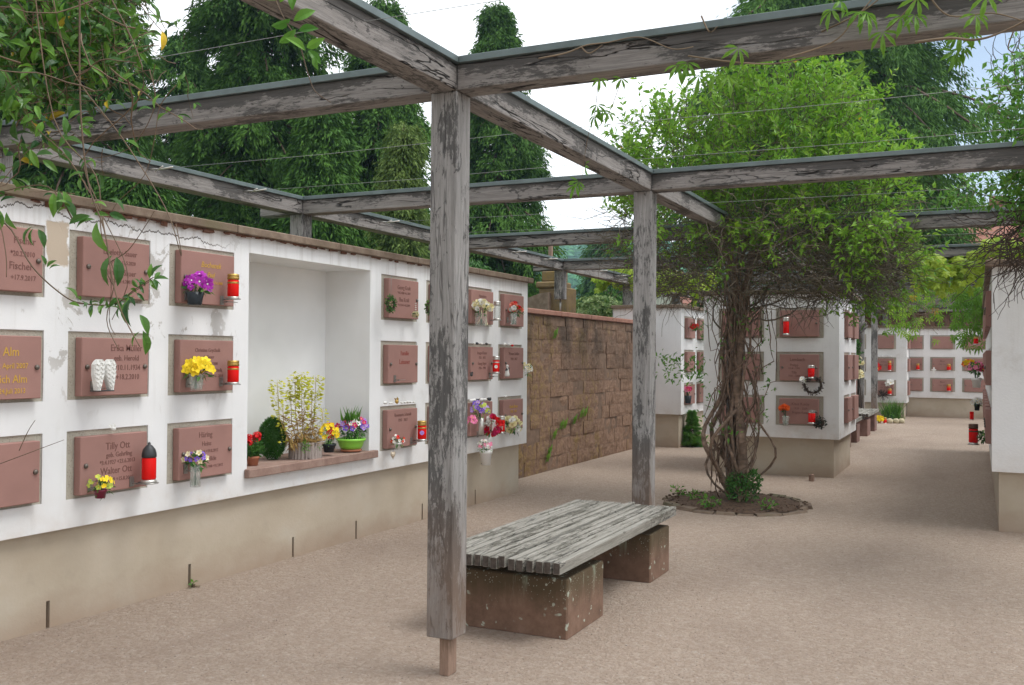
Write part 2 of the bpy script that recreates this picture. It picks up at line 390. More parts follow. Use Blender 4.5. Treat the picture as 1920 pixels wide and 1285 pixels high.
def concrete():
    m, n, b = new_mat('exposed_concrete'); T = NT(n); tc = T.attr()
    v = T.voro(tc, 85, rand=1.0); f = T.noise(tc, 6, 5)
    col = T.mix(T.mr(f, .3, .7), (.44, .41, .34, 1), (.34, .315, .26, 1))
    col = T.mix(T.mr(v, .12, .3, .8, 0), col, (.16, .14, .11, 1))
    col = T.mix(T.mr(T.voro(tc, 60, rand=1.0), .1, .2, .5, 0), col, (.6, .57, .5, 1))
    T.link(col, b.inputs['Base Color']); b.inputs['Roughness'].default_value = .95
    T.bump(v, .5, .003, b); return m
panel_mat = concrete()
letter_dark = simple('letter_engraved', (.17, .075, .062), .8)
letter_red = simple('letter_red', (.27, .05, .04), .7)
letter_gold = simple('letter_gold', (.62, .38, .06), .45, .3)

def gravel():
    m, n, b = new_mat('gravel'); T = NT(n); tc = T.attr()
    big = T.noise(tc, .5, 5, .6); mid = T.noise(tc, 4, 5, .6); f = T.noise(tc, 60, 6, .75)
    v = T.node('ShaderNodeTexVoronoi'); v.inputs['Scale'].default_value = 44; T.link(T.mix(.06, tc, T.noise(tc, 20, 3, .5, 0, 'Color')), v.inputs['Vector'])
    col = T.ramp(f, [(.28, (.275, .205, .155)), (.5, (.395, .308, .243)), (.72, (.50, .408, .33))])
    cs = T.sep(v.outputs['Color'])[0]
    col = T.mix(T.mr(cs, 0, 1, 0, .32), col, T.ramp(cs, [(.0, (.20, .15, .12)), (.5, (.42, .34, .28)), (1, (.60, .52, .45))]))
    big2 = T.noise(T.map(tc, (1, .45, 1)), 1.1, 7, .7, .5); gr_ = T.noise(tc, 24, 6, .8)
    col = T.mix(T.mr(big, .35, .7, 0, .25), col, (.26, .195, .15, 1))
    col = T.mix(T.mr(big2, .5, .72, 0, .42), col, (.25, .185, .15, 1))
    col = T.mix(T.mr(gr_, .5, .7, 0, .38), col, (.22, .16, .125, 1))
    col = T.mix(T.mr(gr_, .5, .3, 0, .3), col, (.58, .49, .42, 1))
    col = T.mix(T.mr(mid, .55, .75, 0, .2), col, (.52, .43, .36, 1))
    T.link(col, b.inputs['Base Color']); b.inputs['Roughness'].default_value = .95; b.inputs['Specular IOR Level'].default_value = .2
    h = T.math('ADD', T.math('MULTIPLY', v.outputs['Distance'], -.8), T.math('ADD', T.math('MULTIPLY', f, .9), T.math('MULTIPLY', T.noise(tc, 17, 6, .75), 2.2)))
    T.bump(h, .9, .016, b); return m
gravel_mat = gravel()
soil_mat = simple('soil', (.10, .065, .045), .95, 0, .5, 30, .2, .9, 40, .02)

def leafmat(name, c1, c2, trans=.3, rough=.5, yellow=None, spec=.4, back=None):
    m, n, b = new_mat(name); T = NT(n); r = T.attr('rnd')
    f = T.noise(T.attr(), .8, 4)
    col = T.mix(r, (*c1, 1), (*c2, 1)); col = T.mix(T.mr(f, .35, .65, 0, .35), col, tuple(q * .6 for q in c1))
    if yellow: col = T.mix(T.math('GREATER_THAN', r, .988), col, (*yellow, 1))
    T.link(col, b.inputs['Base Color']); b.inputs['Roughness'].default_value = rough; b.inputs['Specular IOR Level'].default_value = spec
    tr = T.node('ShaderNodeBsdfTranslucent'); T.link(T.mix(.5, col, (.5, .75, .08, 1), 'MULTIPLY') if 0 else col, tr.inputs['Color'])
    ms = T.node('ShaderNodeMixShader'); ms.inputs[0].default_value = trans
    T.link(b.outputs[0], ms.inputs[1]); T.link(tr.outputs[0], ms.inputs[2]); T.link(ms.outputs[0], n.nodes['Material Output'].inputs['Surface']); return m
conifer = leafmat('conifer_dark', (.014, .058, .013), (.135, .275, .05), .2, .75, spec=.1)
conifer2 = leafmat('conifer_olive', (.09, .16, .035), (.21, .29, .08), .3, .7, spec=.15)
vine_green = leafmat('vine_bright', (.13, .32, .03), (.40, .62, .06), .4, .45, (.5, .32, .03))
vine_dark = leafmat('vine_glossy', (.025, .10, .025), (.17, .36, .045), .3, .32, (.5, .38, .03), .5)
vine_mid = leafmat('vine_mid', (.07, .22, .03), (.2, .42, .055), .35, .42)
creeper = leafmat('creeper_leaf', (.13, .3, .03), (.22, .42, .05), .4, .45)
grape = leafmat('grape_leaf', (.26, .42, .03), (.45, .58, .05), .45, .45)
rhodo = leafmat('rhododendron_leaf', (.1, .2, .05), (.3, .38, .13), .25, .4)
shrub_g = leafmat('shrub_leaf', (.03, .12, .02), (.1, .26, .04), .3, .5)
euph = leafmat('spurge_leaf', (.52, .55, .03), (.70, .68, .07), .35, .5)
euph_dry = leafmat('spurge_dry', (.42, .25, .09), (.55, .42, .16), .3, .6)
hill_mat = leafmat('far_forest', (.04, .15, .04), (.085, .24, .06), .0, .95, spec=.05)
bark = simple('bark', (.10, .07, .05), .9, 0, .4, 9, .2, .8, 40, .01)
vine_bark = simple('vine_bark', (.19, .135, .10), .9, 0, .55, 22, .2, 1.0, 45, .012)
twig_mat = simple('twig', (.19, .145, .10), .85, 0, .4, 5, .2)
twig_dark = simple('twig_dark', (.07, .05, .04), .85, 0, .3, 5, .2)
tendril = simple('tendril', (.13, .085, .05), .7, 0, .3, 5)
terracotta = simple('terracotta', (.44, .17, .09), .75, 0, .15, 15)
soil = soil_mat
def flower_mats():
    d = dict(purple=(.36, .02, .36), violet=(.2, .1, .62), lilac=(.42, .26, .7), yellow=(.85, .62, .015), red=(.62, .008, .012), magenta=(.6, .02, .12), pink=(.8, .22, .4),
             white=(.8, .8, .76), cream=(.78, .72, .45), orange=(.85, .17, .03), coral=(.85, .28, .2), lime=(.5, .6, .1), darkeye=(.04, .02, .05), green=(.05, .2, .03), dgreen=(.02, .09, .04), brown=(.12, .07, .04))
    return {k: simple('bloom_' + k, v, .6, 0, .15, 60, .3) for k, v in d.items()}
FL = flower_mats()
def plastic(name, c, rough=.25, alpha=1.0, trans=0.0):
    m, n, b = new_mat(name); b.inputs['Base Color'].default_value = (*c, 1); b.inputs['Roughness'].default_value = rough
    b.inputs['Transmission Weight'].default_value = trans; b.inputs['IOR'].default_value = 1.2; b.inputs['Alpha'].default_value = alpha; return m
red_glass = plastic('red_votive', (.72, .012, .01), .25)
clear_glass = plastic('clear_glass', (.75, .82, .78), .05, .4, .6)
dark_glass = plastic('dark_glass', (.03, .035, .04), .15)
gold_metal = simple('gold_lid', (.5, .33, .09), .35, .7, .3, 60)
silver = simple('silver_lid', (.6, .58, .54), .3, .7)
white_china = simple('white_china', (.72, .72, .69), .5, 0, .1, 30)
white_plastic = simple('white_bucket', (.78, .78, .76), .4)
green_plastic = simple('green_bowl', (.28, .68, .07), .35)
maroon = simple('maroon_pot', (.18, .012, .04), .4)
log_mat = wood('log_edging', (.46, .40, .37), (.32, .27, .24), (.1, .08, .07), .62)
tile_mat = stone('roof_tile', [(.2, .085, .06), (.27, .12, .085), (.33, .17, .13)], bump=.5)
house_wall = simple('house_wall', (.6, .58, .52), .9, 0, .08, 2)
glass_dark = simple('window_glass', (.05, .06, .07), .1)

# ------------------------------------------------------------------ leaf templates (along, side, up)
T_DIA = (np.array([[0, 0, 0], [.5, -.5, 0], [1, 0, -.08], [.5, .5, 0]]), [(0, 1, 2, 3)])
T_LEAF = (np.array([[0, 0, 0], [.42, -.5, .10], [1, 0, -.06], [.42, .5, .10], [.45, 0, 0]]), [(0, 1, 2, 4), (0, 4, 2, 3)])
_l = [(0, 0), (.12, .22), (.3, .43), (.5, .5), (.72, .38), (.88, .18), (1, 0)]
def near_leaf():
    V = []; F = []
    for a, s_ in _l:
        z = .10 - 0.55 * (a - .45) ** 2
        V += [[a, -s_, z + .22 * s_], [a, 0, z], [a, s_, z + .22 * s_]]
    for i in range(6):
        a, b_ = i * 3, i * 3 + 3
        F += [(a, b_, b_ + 1, a + 1), (a + 1, b_ + 1, b_ + 2, a + 2)]
    return np.array(V, float), F
T_NEAR = near_leaf()
def palm(n=5, spread=82, l0=.68):
    V = []; F = []
    for i in range(n):
        a = R_(-spread + 2 * spread * i / (n - 1)); L = 1 - (1 - l0) * abs(i - (n - 1) / 2) / ((n - 1) / 2)
        c, s_ = math.cos(a), math.sin(a); k = len(V)
        for p in [(0.05, 0, 0), (.4, -.09, .03), (.72, -.115, .0), (1, 0, -.14), (.72, .115, .0), (.4, .09, .03), (.5, 0, -.03)]:
            x, y, z = p[0] * L, p[1] * L, p[2]
            V.append([x * c - y * s_, x * s_ + y * c, z - .25 * x * x])
        F += [(k, k + 1, k + 2, k + 6), (k + 6, k + 2, k + 3), (k + 6, k + 3, k + 4), (k, k + 6, k + 4, k + 5)]
    return np.array(V, float), F
T_PALM = palm()
def lobed():
    pts = [(0, 0), (-.1, .28), (.12, .55), (.28, .38), (.5, .5), (.72, .62), (.68, .25), (1, 0), (.68, -.25), (.72, -.62), (.5, -.5), (.28, -.38), (.12, -.55), (-.1, -.28)]
    V = [[.4, 0, .08]] + [[a, b_, -.1 * abs(b_) - .08 * a] for a, b_ in pts]
    return np.array(V, float), [(0, i + 1, (i + 1) % len(pts) + 1) for i in range(len(pts))]
T_LOBE = lobed()
def bloom(np_=5, r=1.0, cup=.25, wide=.42):
    V = []; F = []; m = []
    for i in range(np_):
        a = 2 * math.pi * i / np_; k = len(V)
        for x, y, z in [(.08, 0, 0), (.6, -wide, cup * .7), (1, -wide * .45, cup), (1, wide * .45, cup), (.6, wide, cup * .7)]:
            V.append([x * math.cos(a) - y * math.sin(a), x * math.sin(a) + y * math.cos(a), z])
        F.append((k, k + 1, k + 2, k + 3, k + 4)); m.append(0)
    k = len(V)
    for i in range(5): V.append([.2 * math.cos(i * 1.2566), .2 * math.sin(i * 1.2566), .12])
    F.append((k, k + 1, k + 2, k + 3, k + 4)); m.append(1)
    return np.array(V, float), F, m
T_BLOOM = bloom()
def rosebud():
    V = []; F = []; m = []
    for ring, (n, r, z, w_) in enumerate([(5, 1.0, .15, .55), (5, .72, .35, .45), (4, .42, .5, .35)]):
        for i in range(n):
            a = 2 * math.pi * i / n + ring * .6; k = len(V)
            for x, y, zz in [(.15 * r, 0, 0), (.8 * r, -w_, z + .1), (1.0 * r, 0, z + .35), (.8 * r, w_, z + .1)]:
                V.append([x * math.cos(a) - y * math.sin(a), x * math.sin(a) + y * math.cos(a), zz])
            F.append((k, k + 1, k + 2, k + 3)); m.append(0 if ring < 2 else 1)
    return np.array(V, float), F, m
T_ROSE = rosebud()
def unit(a): return a / (np.linalg.norm(a, axis=-1, keepdims=True) + 1e-9)
def scatter(mb, T, P, D, N, L, W=None, m=0, rnd=None):
    P = np.asarray(P, float); n = len(P)
    if n == 0: return
    D = unit(np.broadcast_to(np.asarray(D, float), P.shape)); N = np.broadcast_to(np.asarray(N, float), P.shape)
    S = unit(np.cross(N, D)); N = np.cross(D, S)
    L = np.broadcast_to(np.asarray(L, float), (n,)); W = L * .4 if W is None else np.broadcast_to(np.asarray(W, float), (n,))
    t = T[0]
    V = P[:, None] + D[:, None] * (t[None, :, 0:1] * L[:, None, None]) + S[:, None] * (t[None, :, 1:2] * W[:, None, None]) + N[:, None] * (t[None, :, 2:3] * L[:, None, None])
    mb.add_inst(V, T[1], T[2] if len(T) > 2 and m is None else (m if m is not None else 0), rng.random(n) if rnd is None else rnd)
def rdir(n, g=None):
    g = g or rng; return unit(g.normal(size=(n, 3)))

# ------------------------------------------------------------------ ground
g = MB()
xs = [-519, -60, -20, -5.9, 12, 60, 519]; ys = [-59, -30, 0, 29.5, 60, 200, 559]
V = [(x, y, 0) for y in ys for x in xs]; n_ = len(xs)
g.add(V, [(j * n_ + i, j * n_ + i + 1, (j + 1) * n_ + i + 1, (j + 1) * n_ + i) for j in range(len(ys) - 1) for i in range(n_ - 1)], 0)
g.build('ground', gravel_mat, kind='structure')
g = MB()
grass_base = simple('grass_base', (.05, .12, .025), .95, 0, .4, 2)
g.add([(-519, -59, .004), (-5.95, -59, .004), (-5.95, 559, .004), (-519, 559, .004)], [(0, 1, 2, 3)])
g.add([(-5.94, 29.9, .004), (519, 29.9, .004), (519, 559, .004), (-5.94, 559, .004)], [(0, 1, 2, 3)])
g.build('lawn', grass_base, kind='structure')
# loose stones lying on the gravel
def loose():
    gg = np.random.default_rng(3); N = 9000; r = 3.0 + 9 * gg.random(N) ** 1.3; a = R_(-53) + R_(58) * gg.random(N)
    P = np.stack([r * np.sin(a), r * np.cos(a), np.zeros(N)], 1); ok = (P[:, 0] > -4.58) & ~((P[:, 0] > .1) & (P[:, 1] > 9.6)); P = P[ok]
    oc = [[1, 0, 0], [.3, .9, 0], [-.8, .5, 0], [-.7, -.6, 0], [.4, -.9, 0], [0, 0, .55]]; oc = np.array(oc)
    m_ = MB(); scatter(m_, (oc, [(0, 1, 5), (1, 2, 5), (2, 3, 5), (3, 4, 5), (4, 0, 5)]), P, gg.normal(size=P.shape) * [1, 1, 0], (0, 0, 1), gg.uniform(.0025, .0075, len(P)), gg.uniform(.0025, .007, len(P)))
    sm_, n_m, b_m = new_mat('loose_stone'); T = NT(n_m); T.link(T.ramp(T.attr('rnd'), [(0, (.16, .12, .095)), (.5, (.33, .265, .22)), (.95, (.42, .36, .31)), (1, (.5, .46, .42))]), b_m.inputs['Base Color']); b_m.inputs['Roughness'].default_value = .9
    m_.build('loose_stones', sm_, kind='stuff')
loose()
COL.objects['loose_stones']['label'] = 'tiny loose stones scattered over the pinkish gravel'; COL.objects['loose_stones']['category'] = 'gravel'
# wooded hills
def hills():
    g = MB(); na, nr = 260, 46; V = []; rr = []
    for i in range(nr):
        t = i / (nr - 1); r = 230 + 260 * t
        for j in range(na):
            a = R_(-75 + 130 * j / (na - 1))
            h = 66 * (t ** 1.15) * (0.86 + .16 * math.sin(a * 3.1 + .8) + .06 * math.sin(a * 9))
            x, y = r * math.sin(a), r * math.cos(a)
            h += 5.5 * mnoise.noise(Vector((x * .09, y * .09, 0))) + 3.4 * mnoise.noise(Vector((x * .28, y * .28, 4)))
            V.append((x, y, max(h, -1))); rr.append(.5 + .5 * mnoise.noise(Vector((x * .15, y * .15, 9))))
    F = [(i * na + j, i * na + j + 1, (i + 1) * na + j + 1, (i + 1) * na + j) for i in range(nr - 1) for j in range(na - 1)]
    g.add(V, F, 0, None, rr); 
    Va = np.array(V); idx = rng.choice(len(V) - na, 16000); 
    P = Va[idx] + rng.normal(0, 2.4, (len(idx), 3)) * [1, 1, .25]
    oc = []; th_ = [i * math.pi / 3 for i in range(6)]
    oc = [[0, 0, 1]] + [[.75 * math.cos(t), .75 * math.sin(t), .62] for t in th_] + [[math.cos(t + .5), math.sin(t + .5), -.1] for t in th_]
    tf = [(0, 1 + i, 1 + (i + 1) % 6) for i in range(6)] + [(1 + i, 7 + i, 7 + (i + 1) % 6, 1 + (i + 1) % 6) for i in range(6)]
    t_ = np.array(oc)[:, [2, 0, 1]]; t_ = t_ * [1, 1, 1]
    scatter(g, (t_, tf), P, (0, 0, 1), rng.normal(size=(len(P), 3)) * [1, 1, 0], rng.uniform(2.2, 4.5, len(P)), rng.uniform(2, 4, len(P)))
    return g.build('hills', hill_mat, kind='structure')
hills()

# ------------------------------------------------------------------ pergola
ZT, ZB = 2.92, 2.765
XB, XA, XC = -5.449, -2.218, 1.013       # +X faces of the three post lines
LINES = [XB, XA, XC]; ROWS = [4.03 + 3.04 * k for k in range(-1, 9)]; PW = .14
pg = thing('pergola', 'grey weathered timber pergola with zinc-capped beams spanning the courtyard', 'pergola', (XA - .07, ROWS[1] + .07, 0))
def cap_for(b, x0, x1, y0, y1, m=zinc):
    c = MB(); c.box(x0, x1, y0, y1, ZT - .032, ZT, 0, 1 if abs(y1 - y0) > abs(x1 - x0) else 0, .002); c.build('metal_cap', m, b)
def beam(x0, x1, y0, y1, ax):
    mb = MB(); mb.box(x0, x1, y0, y1, ZB, ZT - .033, 0, ax, .004)
    b = mb.build('beam', beam_mat, pg); ORI[b.name] = wloc(pg)
    return b
for li, X in enumerate(LINES):
    for k in range(len(ROWS) - 1):
        y0 = ROWS[k] + (.0 if k else -.5); y1 = ROWS[k + 1]
        b = beam(X - PW, X, y0 + .001, y1 - .001, 1)
        cap_for(b, X - PW - .018, X + .018, y0 + (.018 if k else 0), y1 + .018 - .002)
for k, Y in enumerate(ROWS):
    ext = [(XB - PW - .34, XB - PW - .002), (XB + .002, XA - PW - .002), (XA + .002, XC - PW - .002), (XC + .002, XC + 2.4)]
    for q, (x0, x1) in enumerate(ext):
        b = beam(x0, x1, Y, Y + PW, 0)
        cap_for(b, x0 + (.017 if q else 0), x1 - (.017 if q < 3 else 0), Y - .018, Y + PW + .018 - .003)
def post(X, Y, zf, rod=None):
    mb = MB(); mb.box(X - PW, X, Y, Y + PW, zf, ZB - .001, 0, 2, .005)
    p = mb.build('post', post_mat, pg); ORI[p.name] = wloc(pg)
    if rod is None:
        f = MB(); f.box(X - .087, X - .037, Y + .035, Y + .115, 0, zf - .001, 0, 2, .003); f.build('post_foot', foot_mat, p)
    else:
        f = MB(); f.tube([(X - .07, Y + .07, rod), (X - .07, Y + .07, zf - .001)], .014, 8); f.build('post_foot', metal, p)
for k, Y in enumerate(ROWS):
    post(XB, Y, 2.41 if Y < 9.5 else 2.34, 2.385 if Y < 9.5 else (2.115 if Y < 15 else 2.385 if Y < 22 else 0))
    post(XA, Y, 2.43 if k == 4 else .184, 2.386 if k == 4 else None)
    post(XC, Y, .184 if (k < 3 or k == 9) else 2.43, None if (k < 3 or k == 9) else 2.386)
for k in range(0, 8):
    for off in (1.24, 2.26):
        y = ROWS[k] + off; z = 2.845
        wmb = MB(); pts = [(XB + .02, y, z), (XB + 1.6, y, z - .012), (XA - .05, y, z), (XA + 1.6, y, z - .012), (XC, y, z)]
        wmb.tube(pts, .0014, 4); wr = wmb.build('wire', wire_mat, pg); ORI[wr.name] = wloc(pg)
        h = MB(); h.tube([(XB, y, z), (XB + .05, y, z + .004), (XB + .09, y + .012, z), (XB + .17, y, z), (XB + .24, y - .006, z + .003)], .006, 6)
        h.tube([(XB + .05, y + .02, z - .01), (XB + .16, y - .02, z + .012)], .005, 5); h.build('wire_hook', silver, wr)
# pegs and stem remnants are left to the climbers

# ------------------------------------------------------------------ columbarium faces
class Face:
    def __init__(s, o, ux, n): s.o = np.array(o, float); s.ux = np.array(ux, float); s.n = np.array(n, float); s.uz = np.array([0, 0, 1.])
    def p(s, a, b, d=0): return s.o + s.ux * a + s.uz * b + s.n * d
def fbox(mb, F, a0, a1, b0, b1, d0, d1, m=0, bev=0, rnd=None):
    p = F.p(a0, b0, d0); q = F.p(a1, b1, d1); mb.box(p[0], q[0], p[1], q[1], p[2], q[2], m, 1, bev, rnd)
def holed(mb, F, a0, a1, b0, b1, holes, m=0, mi=0):
    A = sorted({a0, a1, *[h[0] for h in holes], *[h[1] for h in holes]}); B = sorted({b0, b1, *[h[2] for h in holes], *[h[3] for h in holes]})
    # per hole
    def q(pts, m_): mb.add([F.p(*t) for t in pts], [(0, 1, 2, 3)], m_, None)
    for i in range(len(A) - 1):
        for j in range(len(B) - 1):
            ca, cb = (A[i] + A[i + 1]) / 2, (B[j] + B[j + 1]) / 2
            if any(h[0] < ca < h[1] and h[2] < cb < h[3] for h in holes): continue
            q([(A[i], B[j], 0), (A[i + 1], B[j], 0), (A[i + 1], B[j + 1], 0), (A[i], B[j + 1], 0)], m)
    for h in holes:
        x0, x1, z0, z1, d = h[:5]; mm = mi if d > .1 else m
        q([(x0, z0, -d), (x1, z0, -d), (x1, z1, -d), (x0, z1, -d)], mm)
        q([(x0, z0, -d), (x0, z1, -d), (x0, z1, 0), (x0, z0, 0)], mm); q([(x1, z0, 0), (x1, z1, 0), (x1, z1, -d), (x1, z0, -d)], mm)
        q([(x0, z1, 0), (x0, z1, -d), (x1, z1, -d), (x1, z1, 0)], mm); q([(x0, z0, -d), (x0, z0, 0), (x1, z0, 0), (x1, z0, -d)], mm)
def fbody(mb, F, a0, a1, b0, b1, depth, m=0, skip=()):
    """the other sides of a slab whose front face is F"""
    def q(pts): mb.add([F.p(*t) for t in pts], [(0, 1, 2, 3)], m)
    if 'a0' not in skip: q([(a0, b0, 0), (a0, b1, 0), (a0, b1, -depth), (a0, b0, -depth)])
    if 'a1' not in skip: q([(a1, b0, 0), (a1, b0, -depth), (a1, b1, -depth), (a1, b1, 0)])
    q([(a0, b0, 0), (a0, b0, -depth), (a1, b0, -depth), (a1, b0, 0)]); q([(a0, b1, 0), (a1, b1, 0), (a1, b1, -depth), (a0, b1, -depth)])
    q([(a0, b0, -depth), (a0, b1, -depth), (a1, b1, -depth), (a1, b0, -depth)])
RZ = [(1.812, 2.2), (1.25, 1.634), (.697, 1.077)]      # rows of niches: bottom, top
def text_mesh(lines, F, a, z, gold=None, mat=None, parent=None, shear=0.0, d=.0):
    vs = []; fs = []; nV = 0; dg = None
    for s_, size, dz, da in lines:
        cu = bpy.data.curves.new('t', 'FONT'); cu.body = s_; cu.size = size; cu.align_x = 'CENTER'; cu.shear = shear; cu.resolution_u = 2; cu.extrude = .0008; cu.offset = size * .004
        to = bpy.data.objects.new('t', cu); COL.objects.link(to); bpy.context.view_layer.update()
        me = bpy.data.meshes.new_from_object(to)
        v = np.empty(len(me.vertices) * 3); me.vertices.foreach_get('co', v); v = v.reshape(-1, 3)
        W = F.p(0, 0, 0)[None] + F.ux * (a + da + v[:, 0:1] * .88) + F.uz * (z + dz + v[:, 1:2]) + F.n * (d + v[:, 2:3])
        vs.append(W); fs += [tuple(i + nV for i in p.vertices) for p in me.polygons]; nV += len(v)
        bpy.data.objects.remove(to); bpy.data.curves.remove(cu); bpy.data.meshes.remove(me)
    mb = MB(); mb.add(np.concatenate(vs), fs, 0, None, .5); return mb.build('lettering', mat, parent)
def niche(F, a0, z0, z1, wall, text=None, mat=None, plw=.485, off=.055, bracket=None, label=None, screws=True, shear=0, lab=None, rec=.012, width=.59, det=True):
    pm = MB(); fbox(pm, F, a0 + .001, a0 + width - .001, z0 + .001, z1 - .001, -rec + .001, -rec + .003); pn = pm.build('niche_panel', panel_mat, wall)
    ORI[pn.name] = wloc(wall)
    p0 = a0 + off; zb, zt = z0 + .02, z1 - .033; D = .046
    m_ = MB(); fbox(m_, F, p0, p0 + plw, zb, zt, -rec + .004, D, 0, .004); pl = m_.build('plaque', plaque_mat, wall); ORI[pl.name] = wloc(wall)
    if label: pl['label'] = label
    if det and screws:
        for sa in (p0 + .035, p0 + plw - .03):
            s_ = MB(); c = F.p(sa, (zb + zt) / 2, D); s_.lathe(c, [(.014, 0), (.014, .008), (.007, .014)], 8, 0, True, F.n); s_.build('screw', screw_mat, pl)
    if text: text_mesh(text, F, p0 + plw / 2, zt, None, mat or letter_dark, pl, shear, D + .0008)
    for bk in (bracket or []):
        s_ = MB(); a, z = bk; fbox(s_, F, a - .016, a + .016, z - .03, z + .03, D, D + .006); fbox(s_, F, a - .004, a + .10, z - .012, z - .008, D + .04, D + .05); fbox(s_, F, a - .004, a + .004, z - .016, z - .006, D + .006, D + .05)
        s_.build('holder', metal, pl)
    return pl
def coping(F, wall, a0, a1, depth, zb=2.33, t=.055, over=.05, seg=1.18, a_end=0.06):
    a = a0 - a_end
    while a < a1 + a_end - .01:
        b_ = min(a + seg, a1 + a_end)
        m_ = MB(); fbox(m_, F, a + .003, b_ - .003, zb, zb + t, over, -depth - .02, 0, .006); c = m_.build('coping', coping_mat, wall); ORI[c.name] = wloc(wall); a = b_

# ---- long left wall
FLW = Face((-4.56, 0, 0), (0, 1, 0), (1, 0, 0))
lw = thing('columbarium_wall', 'long white urn wall on the left with a planted recess and peeling render', 'urn wall', (-4.9, 5.4, 0))
cols = [.865 + .745 * k for k in range(0, 6)]            # .865 ... 4.59
rcols = [6.993 + .748 * k for k in range(4)]
holes = [(a, a + .59, z0, z1, .012) for a in cols + rcols for z0, z1 in RZ] + [(5.33, 6.83, .70, 2.215, .45)]
mb = MB(); holed(mb, FLW, .5, 9.97, .54, 2.33, holes, 0, 1); fbody(mb, FLW, .5, 9.97, .54, 2.33, 1.1); mb.build('white_render', [white_worn, niche_in], lw)
mb = MB(); sl_y = [1.73, 2.76, 3.78, 4.85, 5.91, 6.73, 7.79, 8.84]; prev = .56
for y in sl_y + [9.87]:
    e = y - .012 if y != 9.87 else y
    mb.box(-4.61, -5.6, prev, e, 0, .539, 0, 9); 
    if y != 9.87:
        mb.box(-4.61, -5.6, e, e + .024, .15, .539, 0, 9); mb.box(-4.66, -5.6, e, e + .024, 0, .149, 1, 9)
    prev = e + .024
for i in range(len(mb.T)): mb.T[i] = mb.V[i]
mb.build('plinth', [plinth, simple('slot_dark', (.05, .03, .02), .9)], lw)
coping(FLW, lw, .5, 9.97, 1.1)
sm = MB(); sm.box(-4.559, -5.009, 5.331, 6.829, .701, .719, 0, 1, .0); sm.box(-4.51, -4.558, 5.30, 6.90, .66, .72, 0, 1, .005); sm.build('sill', sill_mat, lw)
# crumbling bricks under the coping
cr = MB()
for i in range(110):
    y = rng.uniform(3.2, 6.4) if i < 90 else rng.uniform(6.4, 8.5); w_ = rng.uniform(.01, .035); hgt = rng.uniform(.004, .028) * (1 if y < 5.2 else .6)
    cr.box(-4.55, -4.535, y - w_, y + w_, 2.33 - hgt, 2.3295, 0, 1, .0, None, .003)
o_ = cr.build('crumbling_edge', simple('brick_dust', (.15, .07, .045), .95, 0, .4, 30), lw)
GOLD = letter_gold
T1 = lambda *r: list(r)
PT = {
 (4, 0): ([('Lenz', .05, -.1, -.05), ('Fischer', .05, -.085, .08), ('*20.2.2010', .036, -.145, .03), ('Fischer', .055, -.215, .07), ('*5.1.1931  +17.9.2017', .036, -.275, .0)], letter_dark, 0),
 (5, 0): None}
def P(*rows): return [(r[0], r[1], r[2], r[3] if len(r) > 3 else 0.0) for r in rows]
LTXT = {
 (3, 0): (P(('Fischer', .052, -.085, .13), ('*20.2.2010', .038, -.15, .12), ('Fischer', .056, -.22, .11), ('+17.9.2017', .038, -.275, .125)), letter_dark, 0),
 (3, 1): (P(('Alm', .066, -.105, .06), ('*8. April 2007', .04, -.17, .06), ('Friedrich Alm', .06, -.245, .01), ('1920-24.Juli 2013', .038, -.3, .03)), GOLD, .0),
 (3, 2): (None, None, 0),
 (4, 0): (P(('Liselotte Sauer', .047, -.085, .02), ('*3.3.1929 +12.5.2020', .03, -.135, .02), ('Dimitri  Sauer', .047, -.2, .02), ('*8.1.1927 +9.4.2001', .03, -.245, .0)), letter_dark, 0),
 (4, 1): (P(('Erika Müller', .055, -.075, .075), ('geb. Herold', .044, -.13, .075), ('*10.11.1934', .044, -.185, .085), ('+18.2.2010', .044, -.24, .085)), letter_dark, 0),
 (4, 2): (P(('Tilly Ott', .058, -.085, .02), ('geb. Gehrling', .04, -.13, .03), ('*3.4.1927 +23.6.2013', .034, -.17, .02), ('Walter Ott', .056, -.225, .01), ('*27.10.1929 +15.8.2015', .032, -.27, .0)), letter_dark, 0),
 (5, 0): (P(('Bochenek', .052, -.095, .02), ('Paul', .045, -.155, .02), ('*7.1.1928 +17.4.1986', .026, -.2, .03)), GOLD, .3),
 (5, 1): (P(('Christine Grychnik', .034, -.075, .0), ('geb. Sauer', .032, -.118, .0), ('*5.3.1936 +8.9.2008', .026, -.16, .0), ('Paul Grychnik', .034, -.205, .05), ('*2.6.1933 +4.1.2014', .026, -.24, .05)), letter_dark, 0),
 (5, 2): (P(('Häring', .052, -.07, -.01), ('Heinz', .042, -.125, .0), ('*1.8.1936 +29.8.2012', .028, -.17, .0), ('Hilde', .042, -.225, .05), ('*1.2.1940 +9.7.2012', .026, -.27, .06)), letter_dark, 0),
}
for k, a in enumerate(cols):
    for r, (z0, z1) in enumerate(RZ):
        t = LTXT.get((k - 0 if False else k - 1 + 0, r)) if k >= 4 else None
        t = {3: LTXT.get((3, r)), 4: LTXT.get((4, r)), 5: LTXT.get((5, r))}.get(k)
        br = {(4, 1): [(a + .13, z0 + .075)], (4, 2): [(a + .12, z0 + .07), (a + .42, z0 + .06)], (5, 0): [(a + .1, z0 + .07), (a + .42, z0 + .055)], (5, 1): [(a + .12, z0 + .08), (a + .42, z0 + .08)], (5, 2): [(a + .11, z0 + .09)]}.get((k, r))
        lab = {(3, 1): 'reddish plaque with large gold lettering', (3, 2): 'blank reddish plaque without lettering', (5, 0): 'plaque with slanted gold lettering'}.get((k, r))
        niche(FLW, a, z0, z1, lw, t[0] if t else None, t[1] if t else None, bracket=br, shear=t[2] if t else 0, label=lab, det=k > 2)
